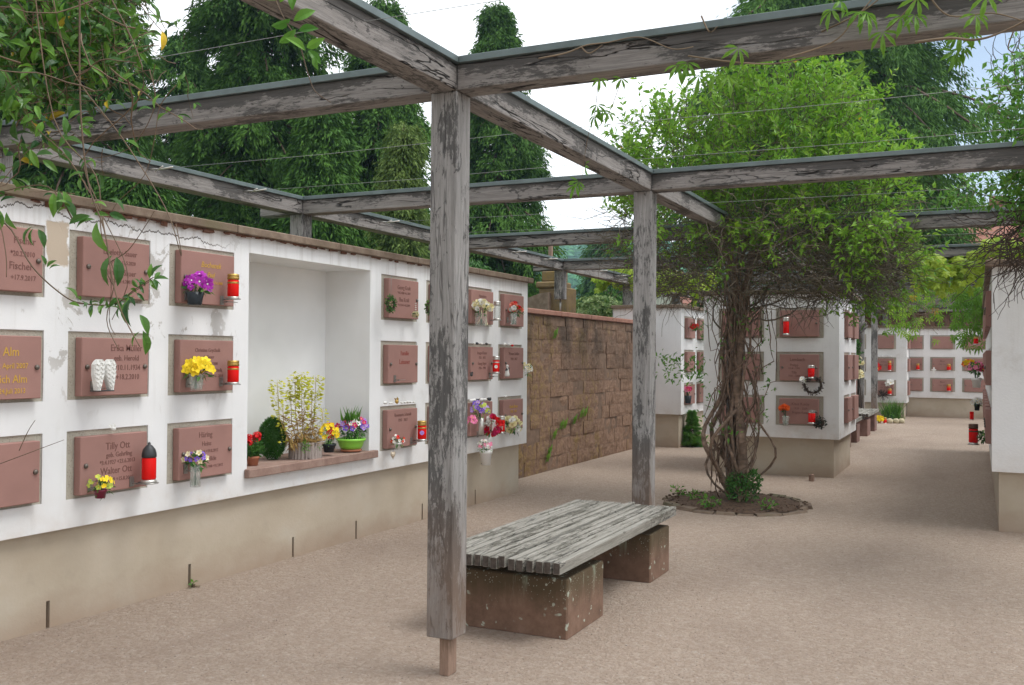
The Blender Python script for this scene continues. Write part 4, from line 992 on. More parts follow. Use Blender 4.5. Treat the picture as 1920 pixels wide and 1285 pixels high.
for i in range(26):      # thin outer tendrils, wobbling
    a = g.uniform(0, 6.28); z = g.uniform(0, .5); r = g.uniform(.1, .24); pts = []
    for k in range(18): a += g.normal(.12, .25); r = max(.05, min(.4, r + g.normal(0, .035))); pts.append((VC[0] + .05 + r * math.cos(a), VC[1] - .12 + r * .8 * math.sin(a), z + k * g.uniform(.1, .12)))
    mb.tube(pts, g.uniform(.003, .007), 5)
# thick dark central trunk
mb.tube([(VC[0] + .1, VC[1] - .14, 0), (VC[0] + .12, VC[1] - .16, .6), (VC[0] + .06, VC[1] - .15, 1.2), (VC[0] + .1, VC[1] - .1, 1.9), (VC[0] + .2, VC[1] - .1, 2.6)], [.075, .05, .04, .045, .035], 9)
mb.build('stems', vine_bark, vt)
# crown envelope: flat mound over the beams
def crown_pts(n, g, zlo=0.0):
    out = []
    cen = [((-2.35, 10.1, 3.15), (1.05, 1.2, 1.15)), ((-1.75, 10.4, 3.35), (1.05, 1.3, 1.1)), ((-1.3, 10.3, 2.85), (.8, 1.1, .8)), ((-2.95, 10.2, 3.3), (.6, .9, .85)), ((-1.9, 10.1, 2.55), (1.1, 1.0, .5)), ((-1.0, 10.5, 2.5), (.45, .7, .42)), ((-1.9, 10.2, 3.7), (.8, 1.0, .8))]
    while len(out) < n:
        c, r = cen[g.integers(len(cen))]; d = rdir(1, g)[0]; rad = g.uniform(.35, 1) ** .45
        p = np.array(c) + d * rad * np.array(r)
        if p[2] > zlo: out.append((p, d))
    return out
mb = MB(); tw = MB(); PP = []; DD = []; NN = []; LL = []; RR = []
for p, d in crown_pts(3300, g):
    if mnoise.noise(Vector(p * 2.1)) < -.16: continue
    if p[2] < 2.75 and p[0] < -1.25 and g.random() < .93: continue
    if p[2] < 2.75 and g.random() < .45: continue
    if p[0] > -.95 and p[2] < 3.2 and g.random() < .5: continue
    if p[2] < 3.0 and p[0] < -2.2 and g.random() < .55: continue
    if p[2] < 2.55 and g.random() < .5: continue
    L = g.uniform(.18, .5); pts = rand_curve(p, d * .5 + np.array([0, 0, .75 if p[2] > 2.9 else -.3]), L, 7, .22, g, .03)
    tw.tube(pts, np.linspace(.0035, .0015, 8), 3, 0, False); br = g.random()
    for k in range(1, 8):
        dd = unit(pts[k] - pts[k - 1])
        for sgn in (-1, 1):
            sd = unit(np.cross(dd, g.normal(size=3))) * sgn
            PP.append(pts[k]); DD.append(unit(dd * .7 + sd)); NN.append(np.array([0, 0, 1.]) + g.normal(0, .5, 3)); LL.append(g.uniform(.05, .1)); RR.append(min(1, .65 * br * g.random() + .35 * g.random() + (.03 if g.random() < .02 else 0)))
    PP.append(pts[-1]); DD.append(unit(pts[-1] - pts[-2])); NN.append(g.normal(size=3)); LL.append(.05); RR.append(g.random())
scatter(mb, T_LEAF, np.array(PP), np.array(DD), np.array(NN), np.array(LL), np.array(LL) * .42, 0, np.array(RR))
mb.build('foliage', vine_green, vt)
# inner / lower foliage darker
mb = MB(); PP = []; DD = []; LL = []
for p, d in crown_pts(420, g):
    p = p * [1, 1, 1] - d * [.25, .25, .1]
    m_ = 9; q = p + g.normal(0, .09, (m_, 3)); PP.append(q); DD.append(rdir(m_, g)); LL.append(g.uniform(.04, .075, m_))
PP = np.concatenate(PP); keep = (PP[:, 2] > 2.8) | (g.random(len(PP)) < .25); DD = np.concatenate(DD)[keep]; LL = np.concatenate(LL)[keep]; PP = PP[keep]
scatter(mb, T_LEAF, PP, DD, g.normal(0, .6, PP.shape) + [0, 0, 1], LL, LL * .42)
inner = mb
for p, d in crown_pts(5200, g):       # bare tangle below the leaves
    if p[2] > 3.1 and g.random() < .75: continue
    if p[2] < 2.9 and g.random() < .0: continue
    z = p[2] - g.uniform(.0, .35)
    if z < 2.12: continue
    tw.tube(rand_curve((p[0] - .1, p[1] - g.uniform(0, .25), z), d * [1, 1, .25] + g.normal(0, .4, 3), g.uniform(.15, .55), 6, .28, g, .02), np.linspace(.0045, .0018, 7), 3, 0, False)
for i in range(26):
    a = g.uniform(0, 6.28); p0 = np.array([VC[0] + .15 * math.cos(a), VC[1] + .15 * math.sin(a), g.uniform(1.8, 2.6)])
    tw.tube(rand_curve(p0, (math.cos(a) + .3, math.sin(a) - .2, .9), g.uniform(.6, 1.3), 12, .24, g), np.linspace(.010, .003, 13), 4, 0, False)
for i in range(110):
    p0 = (g.uniform(-3.0, -1.0), g.uniform(9.3, 10.3), g.uniform(2.1, 2.5)); tw.tube(rand_curve(p0, g.normal(0, 1, 3) * [1, .6, .3] + [0, 0, -.25], g.uniform(.2, .6), 8, .3, g, .02), np.linspace(.004, .0018, 9), 3, 0, False)
tw.build('twigs', simple('vine_twig', (.125, .105, .075), .85, 0, .5, 3, .2), vt)
mb = inner
for i in range(46):      # short shoots on the stems
    a = g.uniform(0, 6.28); z = g.uniform(.7, 2.2); p = np.array([VC[0] + .05 + .3 * math.cos(a), VC[1] - .12 + .3 * math.sin(a), z]); m_ = g.integers(3, 8)
    scatter(mb, T_LEAF, p + g.normal(0, .05, (m_, 3)), rdir(m_, g), g.normal(0, .5, (m_, 3)) + [0, 0, 1], g.uniform(.035, .07, m_))
for i in range(16):      # leafy branch hanging left at mid height
    p = np.array([-2.62 - i * .03 + g.normal(0, .03), 10.1, 1.42 - i * .006 + g.normal(0, .08)]); m_ = 9
    scatter(mb, T_LEAF, p + g.normal(0, .05, (m_, 3)), rdir(m_, g), g.normal(0, .5, (m_, 3)) + [0, 0, 1], g.uniform(.05, .085, m_))
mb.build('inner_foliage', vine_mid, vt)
# bed
bd = thing('planting_bed', 'round soil bed edged with rough stone slabs under the twisted vine', 'planting bed', (-2.27, 10.15, 0))
mb = MB(); n = 40; ring = [(-2.27 + .70 * math.cos(2 * math.pi * i / n) * (1 + .03 * g.normal()), 10.15 + .72 * math.sin(2 * math.pi * i / n) * (1 + .03 * g.normal())) for i in range(n)]
V = [(-2.27, 10.15, .075)] + [(-2.27 + (x + 2.27) * .5, 10.15 + (y - 10.15) * .5, .06 + g.uniform(0, .02)) for x, y in ring] + [(x, y, .02) for x, y in ring]
mb.add(V, [(0, 1 + i, 1 + (i + 1) % n) for i in range(n)] + [(1 + i, 1 + n + i, 1 + n + (i + 1) % n, 1 + (i + 1) % n) for i in range(n)], 0, None, None, True)
for i in range(500):
    a, r = g.uniform(0, 6.28), g.uniform(0, .68) ** .8; mb.blob((-2.27 + r * math.cos(a), 10.15 + r * math.sin(a), .055 - .03 * r), (g.uniform(.006, .02), g.uniform(.006, .02), g.uniform(.004, .012)), 0, 5)
mb.build('soil', soil_mat, bd)
mb = MB(); i = 0; a = 0.0
while a < 2 * math.pi - .05:
    w_ = g.uniform(.22, .55); a1 = min(a + w_, 2 * math.pi - .01); r0, r1 = .68 + g.normal(0, .02), .77 + g.normal(0, .025); hh = g.uniform(.014, .034)
    P4 = [(-2.27 + r * math.cos(t_), 10.15 + r * math.sin(t_)) for r, t_ in ((r0, a + .02), (r1, a + .02), (r1, a1 - .01), (r0, a1 - .01))]
    mb.add([(x, y, 0) for x, y in P4] + [(-2.27 + (x + 2.27) * .985, 10.15 + (y - 10.15) * .985, hh + g.normal(0, .004)) for x, y in P4], [(3, 2, 1, 0), (4, 5, 6, 7), (0, 1, 5, 4), (1, 2, 6, 5), (2, 3, 7, 6), (3, 0, 4, 7)], 0, None, g.random()); a = a1
mb.build('stone_edging', stone('edging', [(.13, .09, .065), (.2, .15, .11), (.26, .2, .15)], moss=(.08, .08, .04, 1)), bd)
shrub('mahonia', 'dark glossy evergreen growing at the foot of the twisted vine', 'shrub', (-2.15, 9.88, .05), [((0.02, 0, .12), (.17, .14, .12)), ((-.06, .05, .2), (.09, .1, .1)), ((.12, .0, .24), (.08, .08, .1))], shrub_g, .045, 240)
for x, y, n_, lab in [(-2.62, 9.95, 10, 'low weed tuft at the left of the round bed'), (-2.4, 9.62, 12, 'low trailing weeds at the front of the round bed'), (-1.85, 9.7, 6, 'small weed at the right of the round bed'), (-2.9, 10.25, 6, 'small weed by the far left edging of the round bed')]:
    shrub('weed', lab, 'weed', (x, y, .05), [((0, 0, .035), (.1, .08, .045))], vine_mid, .05, n_ * 5)

# ------------------------------------------------------------------ near climber, top left
g = np.random.default_rng(21)
nl = thing('climbing_vine', 'glossy-leaved climber hanging into view at the upper left, close to the camera', 'vine', (-2.75, 1.75, 2.9))
st = MB(); lf = MB(); PP = []; DD = []; NN = []; LL = []
def leafpair(p, d, L, spread=.9):
    for sgn in (-1, 1):
        sd = unit(np.cross(d, g.normal(size=3))) * sgn
        PP.append(p); DD.append(unit(d * .35 + sd * spread + np.array([0, 0, -.25]))); NN.append(np.array([.5, -.5, .9]) + g.normal(0, .5, 3)); LL.append(L * g.uniform(.8, 1.15))
def px(u, v, y): return at(u, v, 1, y)
def vine_px(pts, y0, r, leaf=None, every=2, L=.07, y1=None, lr=.0):
    n = len(pts); P_ = [px(u, v, y0 + ((y1 or y0) - y0) * i / max(1, n - 1)) for i, (u, v) in enumerate(pts)]
    # smooth
    Q = []; 
    for i in range(len(P_) - 1):
        for s_ in np.linspace(0, 1, 5, endpoint=False):
            a = P_[max(0, i - 1)]; b = P_[i]; c = P_[i + 1]; d = P_[min(len(P_) - 1, i + 2)]
            Q.append(.5 * ((2 * b) + (-a + c) * s_ + (2 * a - 5 * b + 4 * c - d) * s_ ** 2 + (-a + 3 * b - 3 * c + d) * s_ ** 3))
    Q.append(P_[-1]); st.tube(Q, np.linspace(r, r * .55, len(Q)), 5)
    if leaf:
        for k in range(2, len(Q), every):
            if g.random() < leaf: leafpair(Q[k] + g.normal(0, .004, 3), unit(Q[k] - Q[k - 1]), L)
    return Q
# long strands drawn after the plant
vine_px([(90, -60), (130, 120), (230, 260), (310, 390), (340, 480), (420, 600), (415, 640)][:5] + [(330, 420)], 1.75, .0018, 0)
vine_px([(200, -20), (270, 160), (160, 290), (190, 400), (208, 520), (205, 600), (216, 628)], 1.7, .0016, 0)
vine_px([(150, -80), (150, 180), (165, 340), (195, 430), (210, 520), (228, 585), (262, 650)], 1.65, .0024, 0)
vine_px([(60, -60), (100, 220), (180, 330), (190, 440), (215, 520), (200, 600), (222, 655)], 1.7, .0018, 0)
vine_px([(-60, 420), (10, 420), (60, 500), (120, 555), (160, 570), (215, 570), (250, 545), (288, 520)], 1.7, .0022, .0)
vine_px([(140, 568), (180, 572), (215, 570), (250, 548), (285, 525)], 1.7, .0014, 1, 1, .028)
vine_px([(215, 540), (200, 500), (240, 470), (275, 420), (290, 395)], 1.7, .0014, 0)
vine_px([(-80, 320), (-10, 400), (10, 470), (12, 520)], 1.6, .0018, .3, 3, .05)
vine_px([(0, 130), (60, 230), (130, 300), (200, 420), (240, 520), (210, 600)], 1.72, .0016, .0)
vine_px([(280, 130), (290, 200), (240, 280), (150, 300)], 1.9, .0015, .1, 3, .035)
vine_px([(330, 160), (300, 200), (290, 260), (270, 330), (220, 380), (200, 420)], 1.9, .0013, .0)
vine_px([(0, 360), (90, 350), (140, 420), (120, 380)], 1.68, .0016, .2, 3, .04)
vine_px([(0, 870), (80, 840), (120, 825)], 1.9, .0012, 0); vine_px([(36, 845), (52, 810), (66, 788)], 1.9, .0014, 0)
for (u, v, y, n_, L) in [(60, 60, 1.8, 44, .06), (30, 150, 1.75, 26, .06), (160, 40, 1.9, 40, .06), (120, 130, 1.85, 34, .055), (10, 250, 1.7, 8, .055), (100, 205, 1.8, 10, .05), (170, 130, 1.9, 14, .05), (230, 50, 1.95, 22, .05), (-30, 60, 1.7, 36, .06), (5, 330, 1.75, 5, .045), (200, 95, 1.9, 16, .05), (250, 120, 1.9, 7, .04), (20, 90, 2.1, 40, .06), (90, 10, 2.1, 44, .06), (190, -20, 2.0, 34, .06), (-40, 180, 1.7, 12, .06), (60, 150, 2.2, 16, .055), (130, 60, 2.3, 34, .055)]:
    c = px(u, v, y)
    for k in range(n_):
        p = c + g.normal(0, .06, 3); d = rdir(1, g)[0]; d[2] = -abs(d[2]) * .6; leafpair(p + g.normal(0, .03, 3), d, L * .9)
        st.tube(rand_curve(p - d * .12, d, .12, 4, .2, g), np.linspace(.0014, .0008, 5), 3, 0, False); leafpair(p, d, L * g.uniform(.6, 1.1))
# single leaves: u, v of the stalk, direction in the picture (right, up), length in metres
for u, v, du, dv, L in [(100, 362, -.1, -1, .062), (118, 358, .25, -1, .055), (110, 358, .0, -1, .05), (122, 375, .5, -1, .055), (60, 425, -.4, -1, .05), (72, 430, .5, -1, .052), (62, 428, .1, -1, .045), (178, 412, -1, -.35, .05), (182, 415, .6, -1, .085), (170, 405, -.9, -.2, .055), (176, 402, .9, .1, .035),
        (205, 400, 1, -.35, .05), (210, 478, 0, -1, .075), (218, 482, .15, -1, .07), (250, 555, .1, -1, .075), (246, 560, -.2, -1, .06), (262, 590, .3, -1, .055), (268, 620, .2, -1, .06), (262, 622, -.3, -.8, .04), (225, 575, .1, -1, .03), (205, 372, .9, -.5, .045), (200, 388, -.9, .35, .04), (60, 185, -.6, -.8, .05),
        (118, 262, 1, -.1, .05), (120, 250, -.3, 1, .045), (100, 290, -1, -.2, .05), (152, 320, .9, .5, .04), (160, 325, -.8, -.4, .045), (155, 330, .2, -1, .04), (290, 205, .3, 1, .04), (286, 205, -.9, -.1, .035), (232, 265, .8, -.2, .04), (225, 258, .3, .8, .035), (195, 120, .9, .2, .05), (182, 130, -.8, .5, .045), (80, 300, .5, -.8, .05),
        (88, 502, .6, .6, .03), (86, 498, -.2, 1, .028), (92, 505, .9, .2, .028), (285, 520, .7, .7, .04), (280, 522, .2, 1, .035), (288, 525, 1, .1, .035), (150, 575, -1, .2, .03), (145, 560, -.8, .6, .04), (0, 395, .1, -1, .06), (12, 398, .5, -1, .05), (5, 402, -.4, -1, .05), (0, 380, .9, .2, .04), (80, 370, .9, .2, .03)]:
    PP.append(px(u, v, 1.68)); DD.append(CR * du + CU * dv + g.normal(0, .12, 3)); NN.append(-CF * .8 + np.array([0, 0, .5]) + CR * g.choice([-.8, .8]) + g.normal(0, .25, 3)); LL.append(L)
for i in range(55):
    u, v = g.uniform(-60, 260), g.uniform(-40, 300) ; 
    if u > 150 and v > 200: continue
    st.tube(rand_curve(px(u, v, g.uniform(1.6, 2.1)), g.normal(0, 1, 3) + [0, 0, -.5], g.uniform(.1, .35), 8, .25, g), np.linspace(.0022, .001, 9), 4, 0, False)
# overhead mass just outside the frame, so the climber hangs from something
for i in range(320):
    p = np.array([g.uniform(-3.3, -2.2), g.uniform(1.1, 2.2), g.uniform(2.72, 3.1)]); d = rdir(1, g)[0]; leafpair(p, d, .08); 
    if i % 3 == 0: st.tube(rand_curve(p, d, .4, 6, .25, g), .003, 4, 0, False)
scatter(lf, T_NEAR, np.array(PP), np.array(DD), np.array(NN), np.array(LL), np.array(LL) * .36)
st.build('stems', tendril, nl); lf.build('foliage', vine_dark, nl)
# dangling shoot in front of the near beam
dg = thing('vine_shoot', 'single leafy shoot dangling in front of the nearest beam joint at the top', 'vine shoot', px(520, -20, 2.6))
st = MB(); PP = []; DD = []; NN = []; LL = []
Q = vine_px([(505, -30), (530, 30), (560, 80), (575, 130), (590, 170), (620, 192)], 2.6, .0024)
for u, v, du, dv in [(520, 0, -.8, .3), (525, 5, .7, .6), (545, 35, -.9, -.1), (550, 40, .8, .5), (548, 20, .3, 1), (555, 55, -.7, -.6), (560, 58, .9, .1), (575, 90, .9, .35), (578, 95, .6, -.9), (572, 95, -.4, .2), (590, 105, .5, -.9)]:
    PP.append(px(u, v, 2.6)); DD.append(CR * du + CU * dv + g.normal(0, .15, 3)); NN.append(-CF + g.normal(0, .5, 3)); LL.append(g.uniform(.05, .085))
st.build('stem', tendril, dg); lf = MB(); scatter(lf, T_NEAR, np.array(PP), np.array(DD), np.array(NN), np.array(LL), np.array(LL) * .42); lf.build('foliage', vine_mid, dg)
yl = thing('vine_shoot', 'thin bare stem with one yellow leaf in front of the upper left conifers', 'vine shoot', px(250, -10, 1.9)); st = MB()
vine_px([(250, -10), (275, 25), (300, 55), (306, 62)], 1.9, .0015); st.build('stem', tendril, yl)
lf = MB(); scatter(lf, T_NEAR, [px(304, 58, 1.9)], [np.array([0, 0, -1.])], [-CF + CR], [.052], [.018]); lf.build('yellow_leaf', simple('yellow_leaf', (.62, .45, .03), .5), yl)

# ------------------------------------------------------------------ five-leaved creeper along the near beam, right
cp = thing('virginia_creeper', 'five-leaved creeper trailing along the near cross beam at the upper right', 'creeper', at(1500, 50, 1, 4.0))
st = MB(); YB = 3.985
for pts in ([(1010, 110), (1060, 100), (1100, 85), (1140, 80), (1200, 70), (1260, 92), (1300, 88)], [(1090, 88), (1105, 100), (1130, 84)], [(1290, 105), (1360, 115), (1450, 120), (1530, 105), (1580, 100)], [(1540, 60), (1620, 20), (1680, -30)], [(1470, 110), (1560, 80), (1600, 40), (1650, -20)], [(1660, 60), (1700, 20), (1730, -20)], [(1740, -10), (1780, 30), (1860, 25), (1920, 40)], [(1315, 30), (1330, 60), (1345, 50)]):
    vine_px(pts, YB, .004)
vine_px([(1715, 80), (1780, 72), (1830, 75), (1880, 60), (1960, 20)], 3.9, .006)
st.build('stems', twig_mat, cp); lf = MB()
def palms(spots, y, L, lf):
    for u, v in spots:
        n_ = 1; scatter(lf, T_PALM, [px(u, v - 8, y)], [np.array([g.normal(0, .3), -.5, -1])], [-CF * .7 + np.array([0, 0, .7]) + g.normal(0, .3, 3)], [L * g.uniform(.85, 1.15)], [L])
palms([(1385, 98), (1290, 125), (1310, 150), (1340, 145), (1365, 150), (1575, 10), (1560, 25), (1610, 30), (1625, 32), (1690, 38), (1715, 35), (1655, 68), (1720, 5), (1830, 35), (1850, 0), (1800, 70), (1790, 105), (1620, 120), (1270, 130)], 3.95, .085, lf)
lf.build('foliage', creeper, cp)
ds = thing('creeper_shoot', 'thin creeper shoot dangling under the near beam against the white sky', 'creeper', px(1150, 150, 3.98)); st = MB(); lf = MB()
vine_px([(1165, 150), (1145, 205), (1125, 235), (1112, 255)], 3.98, .0016); vine_px([(1122, 150), (1115, 215), (1105, 245), (1095, 300), (1090, 345)], 3.98, .0016)
palms([(1125, 155), (1165, 155), (1120, 205), (1130, 215), (1115, 225), (1140, 218), (1098, 318), (1085, 348), (1080, 355)], 3.98, .06, lf)
st.build('stem', tendril, ds); lf.build('foliage', creeper, ds)
ds = thing('creeper_shoot', 'thin creeper shoots hanging from the near beam against the blue sky at right', 'creeper', px(1790, 80, 3.98)); st = MB(); lf = MB()
vine_px([(1825, 60), (1812, 100), (1800, 150)], 3.98, .0014); vine_px([(1805, 110), (1812, 150)], 3.98, .0012); vine_px([(1900, 60), (1890, 90), (1902, 100)], 3.98, .003)
palms([(1793, 75), (1825, 72), (1800, 100), (1790, 110), (1808, 95)], 3.98, .06, lf); st.build('stem', tendril, ds); lf.build('foliage', creeper, ds)

# ------------------------------------------------------------------ climber at the right edge
g = np.random.default_rng(33)
rv = thing('climbing_vine', 'dark leafy climber with bare twigs along the right edge of the picture', 'vine', (.75, 8.0, 2.85))
st = MB(); lf = MB(); PP = []; DD = []; NN = []; LL = []
cen = [((.35, 7.6, 3.25), (.3, .5, .33), 170), ((.6, 7.7, 2.9), (.4, .6, .33), 250), ((.38, 8.2, 2.78), (.28, .5, .2), 120), ((.62, 8.2, 2.55), (.3, .6, .25), 150), ((.8, 7.6, 3.1), (.6, .8, .5), 380), ((.0, 8.4, 2.85), (.2, .3, .12), 30), ((.8, 8.2, 2.5), (.4, .8, .35), 260)]
for c, r, n_ in cen:
    for i in range(n_):
        d = rdir(1, g)[0]; p = np.array(c) + d * np.array(r) * g.uniform(.2, 1) ** .5; pts = rand_curve(p, d + g.normal(0, .4, 3), g.uniform(.08, .22), 4, .25, g); st.tube(pts, np.linspace(.0028, .0013, 5), 3, 0, False)
        for q in pts[1:]: leafpair(q, unit(d + g.normal(0, .3, 3)), .062)
LLa = np.array(LL)
scatter(lf, T_LEAF, np.array(PP), np.array(DD), np.array(NN), LLa, LLa * .45)
for i in range(230):      # bare, dark twigs below, in front of the block
    p = np.array([g.uniform(.15, .9), g.uniform(7.8, 9.2), g.uniform(2.25, 2.7)]); st.tube(rand_curve(p, (g.normal(-.4, .6), g.normal(0, .3), -.4), g.uniform(.2, .7), 9, .3, g), np.linspace(.005, .0018, 10), 4, 1, False)
for i in range(40):
    p = np.array([g.uniform(.1, .7), g.uniform(7.3, 8.0), g.uniform(3.3, 3.6)]); st.tube(rand_curve(p, (g.normal(0, .4), 0, 1), g.uniform(.2, .5), 8, .2, g), np.linspace(.003, .0015, 9), 4, 1, False)
st.build('twigs', [twig_mat, twig_dark], rv); lf.build('foliage', vine_mid, rv)

# ------------------------------------------------------------------ grape-leaved and hanging creepers on the far bays
def cascade(name, label, u0, u1, v0, v1, y, n, L, mat, T=T_LOBE, depth=.35, dens=None):
    a = px(u0, v0, y); b = px(u1, v1, y); t = thing(name, label, 'creeper', ((a[0] + b[0]) / 2, y, max(a[2], b[2])))
    lf = MB(); st = MB(); x0, x1 = sorted((a[0], b[0])); z0, z1 = sorted((a[2], b[2])); P_ = np.stack([g.uniform(x0, x1, n), g.uniform(y - depth / 2, y + depth / 2, n), z1 - (z1 - z0) * g.beta(1.1, 1.5, n) * (.7 + .3 * np.sin(np.linspace(0, 9, n)))], 1)
    P_[:, 2] += .06 * np.sin(P_[:, 0] * 7 + y)
    scatter(lf, T, P_, np.stack([g.normal(0, .35, n), -np.abs(g.normal(.4, .2, n)), -np.ones(n)], 1), np.stack([g.normal(0, .3, n), -np.ones(n) * .8, np.ones(n) * .6], 1), g.uniform(.7, 1.2, n) * L, L * .85)
    for i in range(12): st.tube(rand_curve((g.uniform(x0, x1), y, z1 - .02), (g.normal(0, 1), 0, -.5), (z1 - z0) * .9, 8, .2, g), .004, 4, 0, False)
    st.build('stems', twig_mat, t); lf.build('foliage', mat, t); return t
cascade('grapevine', 'yellow-green lobed vine draped from a beam between the crown and the right-hand block', 1695, 1850, 474, 545, 13.2, 330, .115, grape)
cascade('grapevine', 'yellow-green lobed vine leaves on the beam above the right-hand block', 1845, 1935, 455, 488, 12.9, 90, .11, grape)
cascade('grapevine', 'yellow-green lobed vine on the beam above the red stone wall', 1118, 1192, 505, 548, 16.2, 120, .12, grape)
cascade('grapevine', 'yellow-green lobed vine on the beam left of the twisted trunk', 1228, 1345, 510, 560, 16.15, 170, .12, grape)
for q, (u0, u1, v0, v1, y, n_, lab) in enumerate([(1690, 1728, 545, 645, 19.0, 45, 'hanging green creeper strand nearest the vine crown, before the far wall'), (1735, 1775, 530, 650, 19.6, 45, 'hanging green creeper strand in the middle, before the far wall'),
        (1785, 1845, 530, 668, 17.6, 190, 'dense hanging green creeper left of the right-hand block'), (1660, 1700, 560, 640, 18.4, 30, 'short hanging creeper strand by the far pergola post'), (1690, 1840, 533, 560, 19.3, 50, 'creeper foliage running along a far beam')]):
    cascade('virginia_creeper', lab, u0, u1, v0, v1, y, n_, .13, vine_green if q != 2 else creeper, T_PALM)
yv = thing('wall_creeper', 'thin creeper with big pale leaves lying across the red stone wall', 'creeper', at(1030, 855, 0, -5.05)); st = MB(); lf = MB()
Pw = [at(u, v, 0, -5.055) for u, v in [(1025, 860), (1033, 840), (1040, 812), (1058, 792), (1080, 780), (1097, 768)]]; st.tube(Pw, .005, 5); st.build('stem', tendril, yv)
scatter(lf, T_LOBE, [at(u, v, 0, -5.03) for u, v in [(1030, 850), (1033, 838), (1042, 808), (1055, 790), (1062, 788), (1080, 780), (1093, 768), (1100, 766), (1044, 618)]], (-.2, .4, -.8), (1, -.2, .3), .15, .15); lf.build('foliage', creeper, yv)

# ------------------------------------------------------------------ candles, vases, flowers
g = np.random.default_rng(77)
class Spot:
    """a place known from the wall plane it stands before: base point and metres per pixel"""
    def __init__(s, u, v, ax, val): s.P = at(u, v, ax, val); s.m = mpp(s.P)
XF = -4.43
def lantern(u, v0, v1, wpx, label, ax=0, val=XF, lid=gold_metal, body=red_glass, dome=False, band=True, grp=None, name='grave_lantern', cat='grave candle', base=silver, tray=True, sticker=None):
    s = Spot(u, v1, ax, val); H = (v1 - v0) * s.m; r = wpx * s.m / 2; P0 = s.P; t = thing(name, label, cat, P0, grp)
    mb = MB(); lo = H * .08; hi = H * (.62 if dome else .76)
    mb.lathe(P0, [(r * .93, lo), (r, lo + H * .03), (r, hi - H * .03), (r * .9, hi)], 16); mb.build('glass_body', body, t)
    mb = MB()
    if dome: mb.lathe(P0, [(r * 1.0, hi), (r * 1.05, hi + H * .03), (r * 1.02, hi + H * .1), (r * .86, hi + H * .2), (r * .45, hi + H * .29), (r * .18, hi + H * .32), (r * .22, hi + H * .35), (r * .05, hi + H * .38)], 16)
    else: mb.lathe(P0, [(r * .95, hi), (r * 1.06, hi + H * .02), (r * 1.06, hi + H * .1), (r * .98, hi + H * .12), (r * 1.04, hi + H * .14), (r * 1.02, H * .99), (r * .7, H)], 16)
    mb.build('lid', lid, t)
    mb = MB(); mb.lathe(P0, [(r * 1.05, 0), (r * 1.08, H * .03), (r * .95, lo)], 16); mb.build('foot_ring', base, t)
    if band: mb = MB(); mb.lathe(P0, [(r * 1.015, H * .6), (r * 1.02, H * .61), (r * 1.02, H * .66), (r * 1.015, H * .67)], 16); mb.build('band', lid, t)
    if sticker: mb = MB(); mb.lathe(P0 + (CO - P0) / np.linalg.norm(CO - P0) * r * 1.04 + np.array([0, 0, H * .38]), [(r * .5, 0), (r * .5, .001)], 12, 0, False, unit((CO - P0) * [1, 1, 0])); mb.build('sticker', sticker, t)
    if tray:
        mb = MB(); mb.lathe(P0, [(r * 1.35, -.006), (r * 1.35, -.001)], 14)
        back = np.array([(-4.51 - P0[0]) if ax == 0 and val < -4 else 0, 0, 0]); 
        if back[0]: mb.tube([P0 + [-r, 0, -.004], P0 + back + [0, 0, -.004]], .005, 5)
        mb.build('holder_ring', metal, t)
    return t
def vase(mb, P0, r, h, flare=1.15, m=0):
    mb.lathe(P0, [(r * .82, 0), (r * .86, .004), (r * flare, h), (r * flare * .9, h), (r * .75, .012)], 16, m)
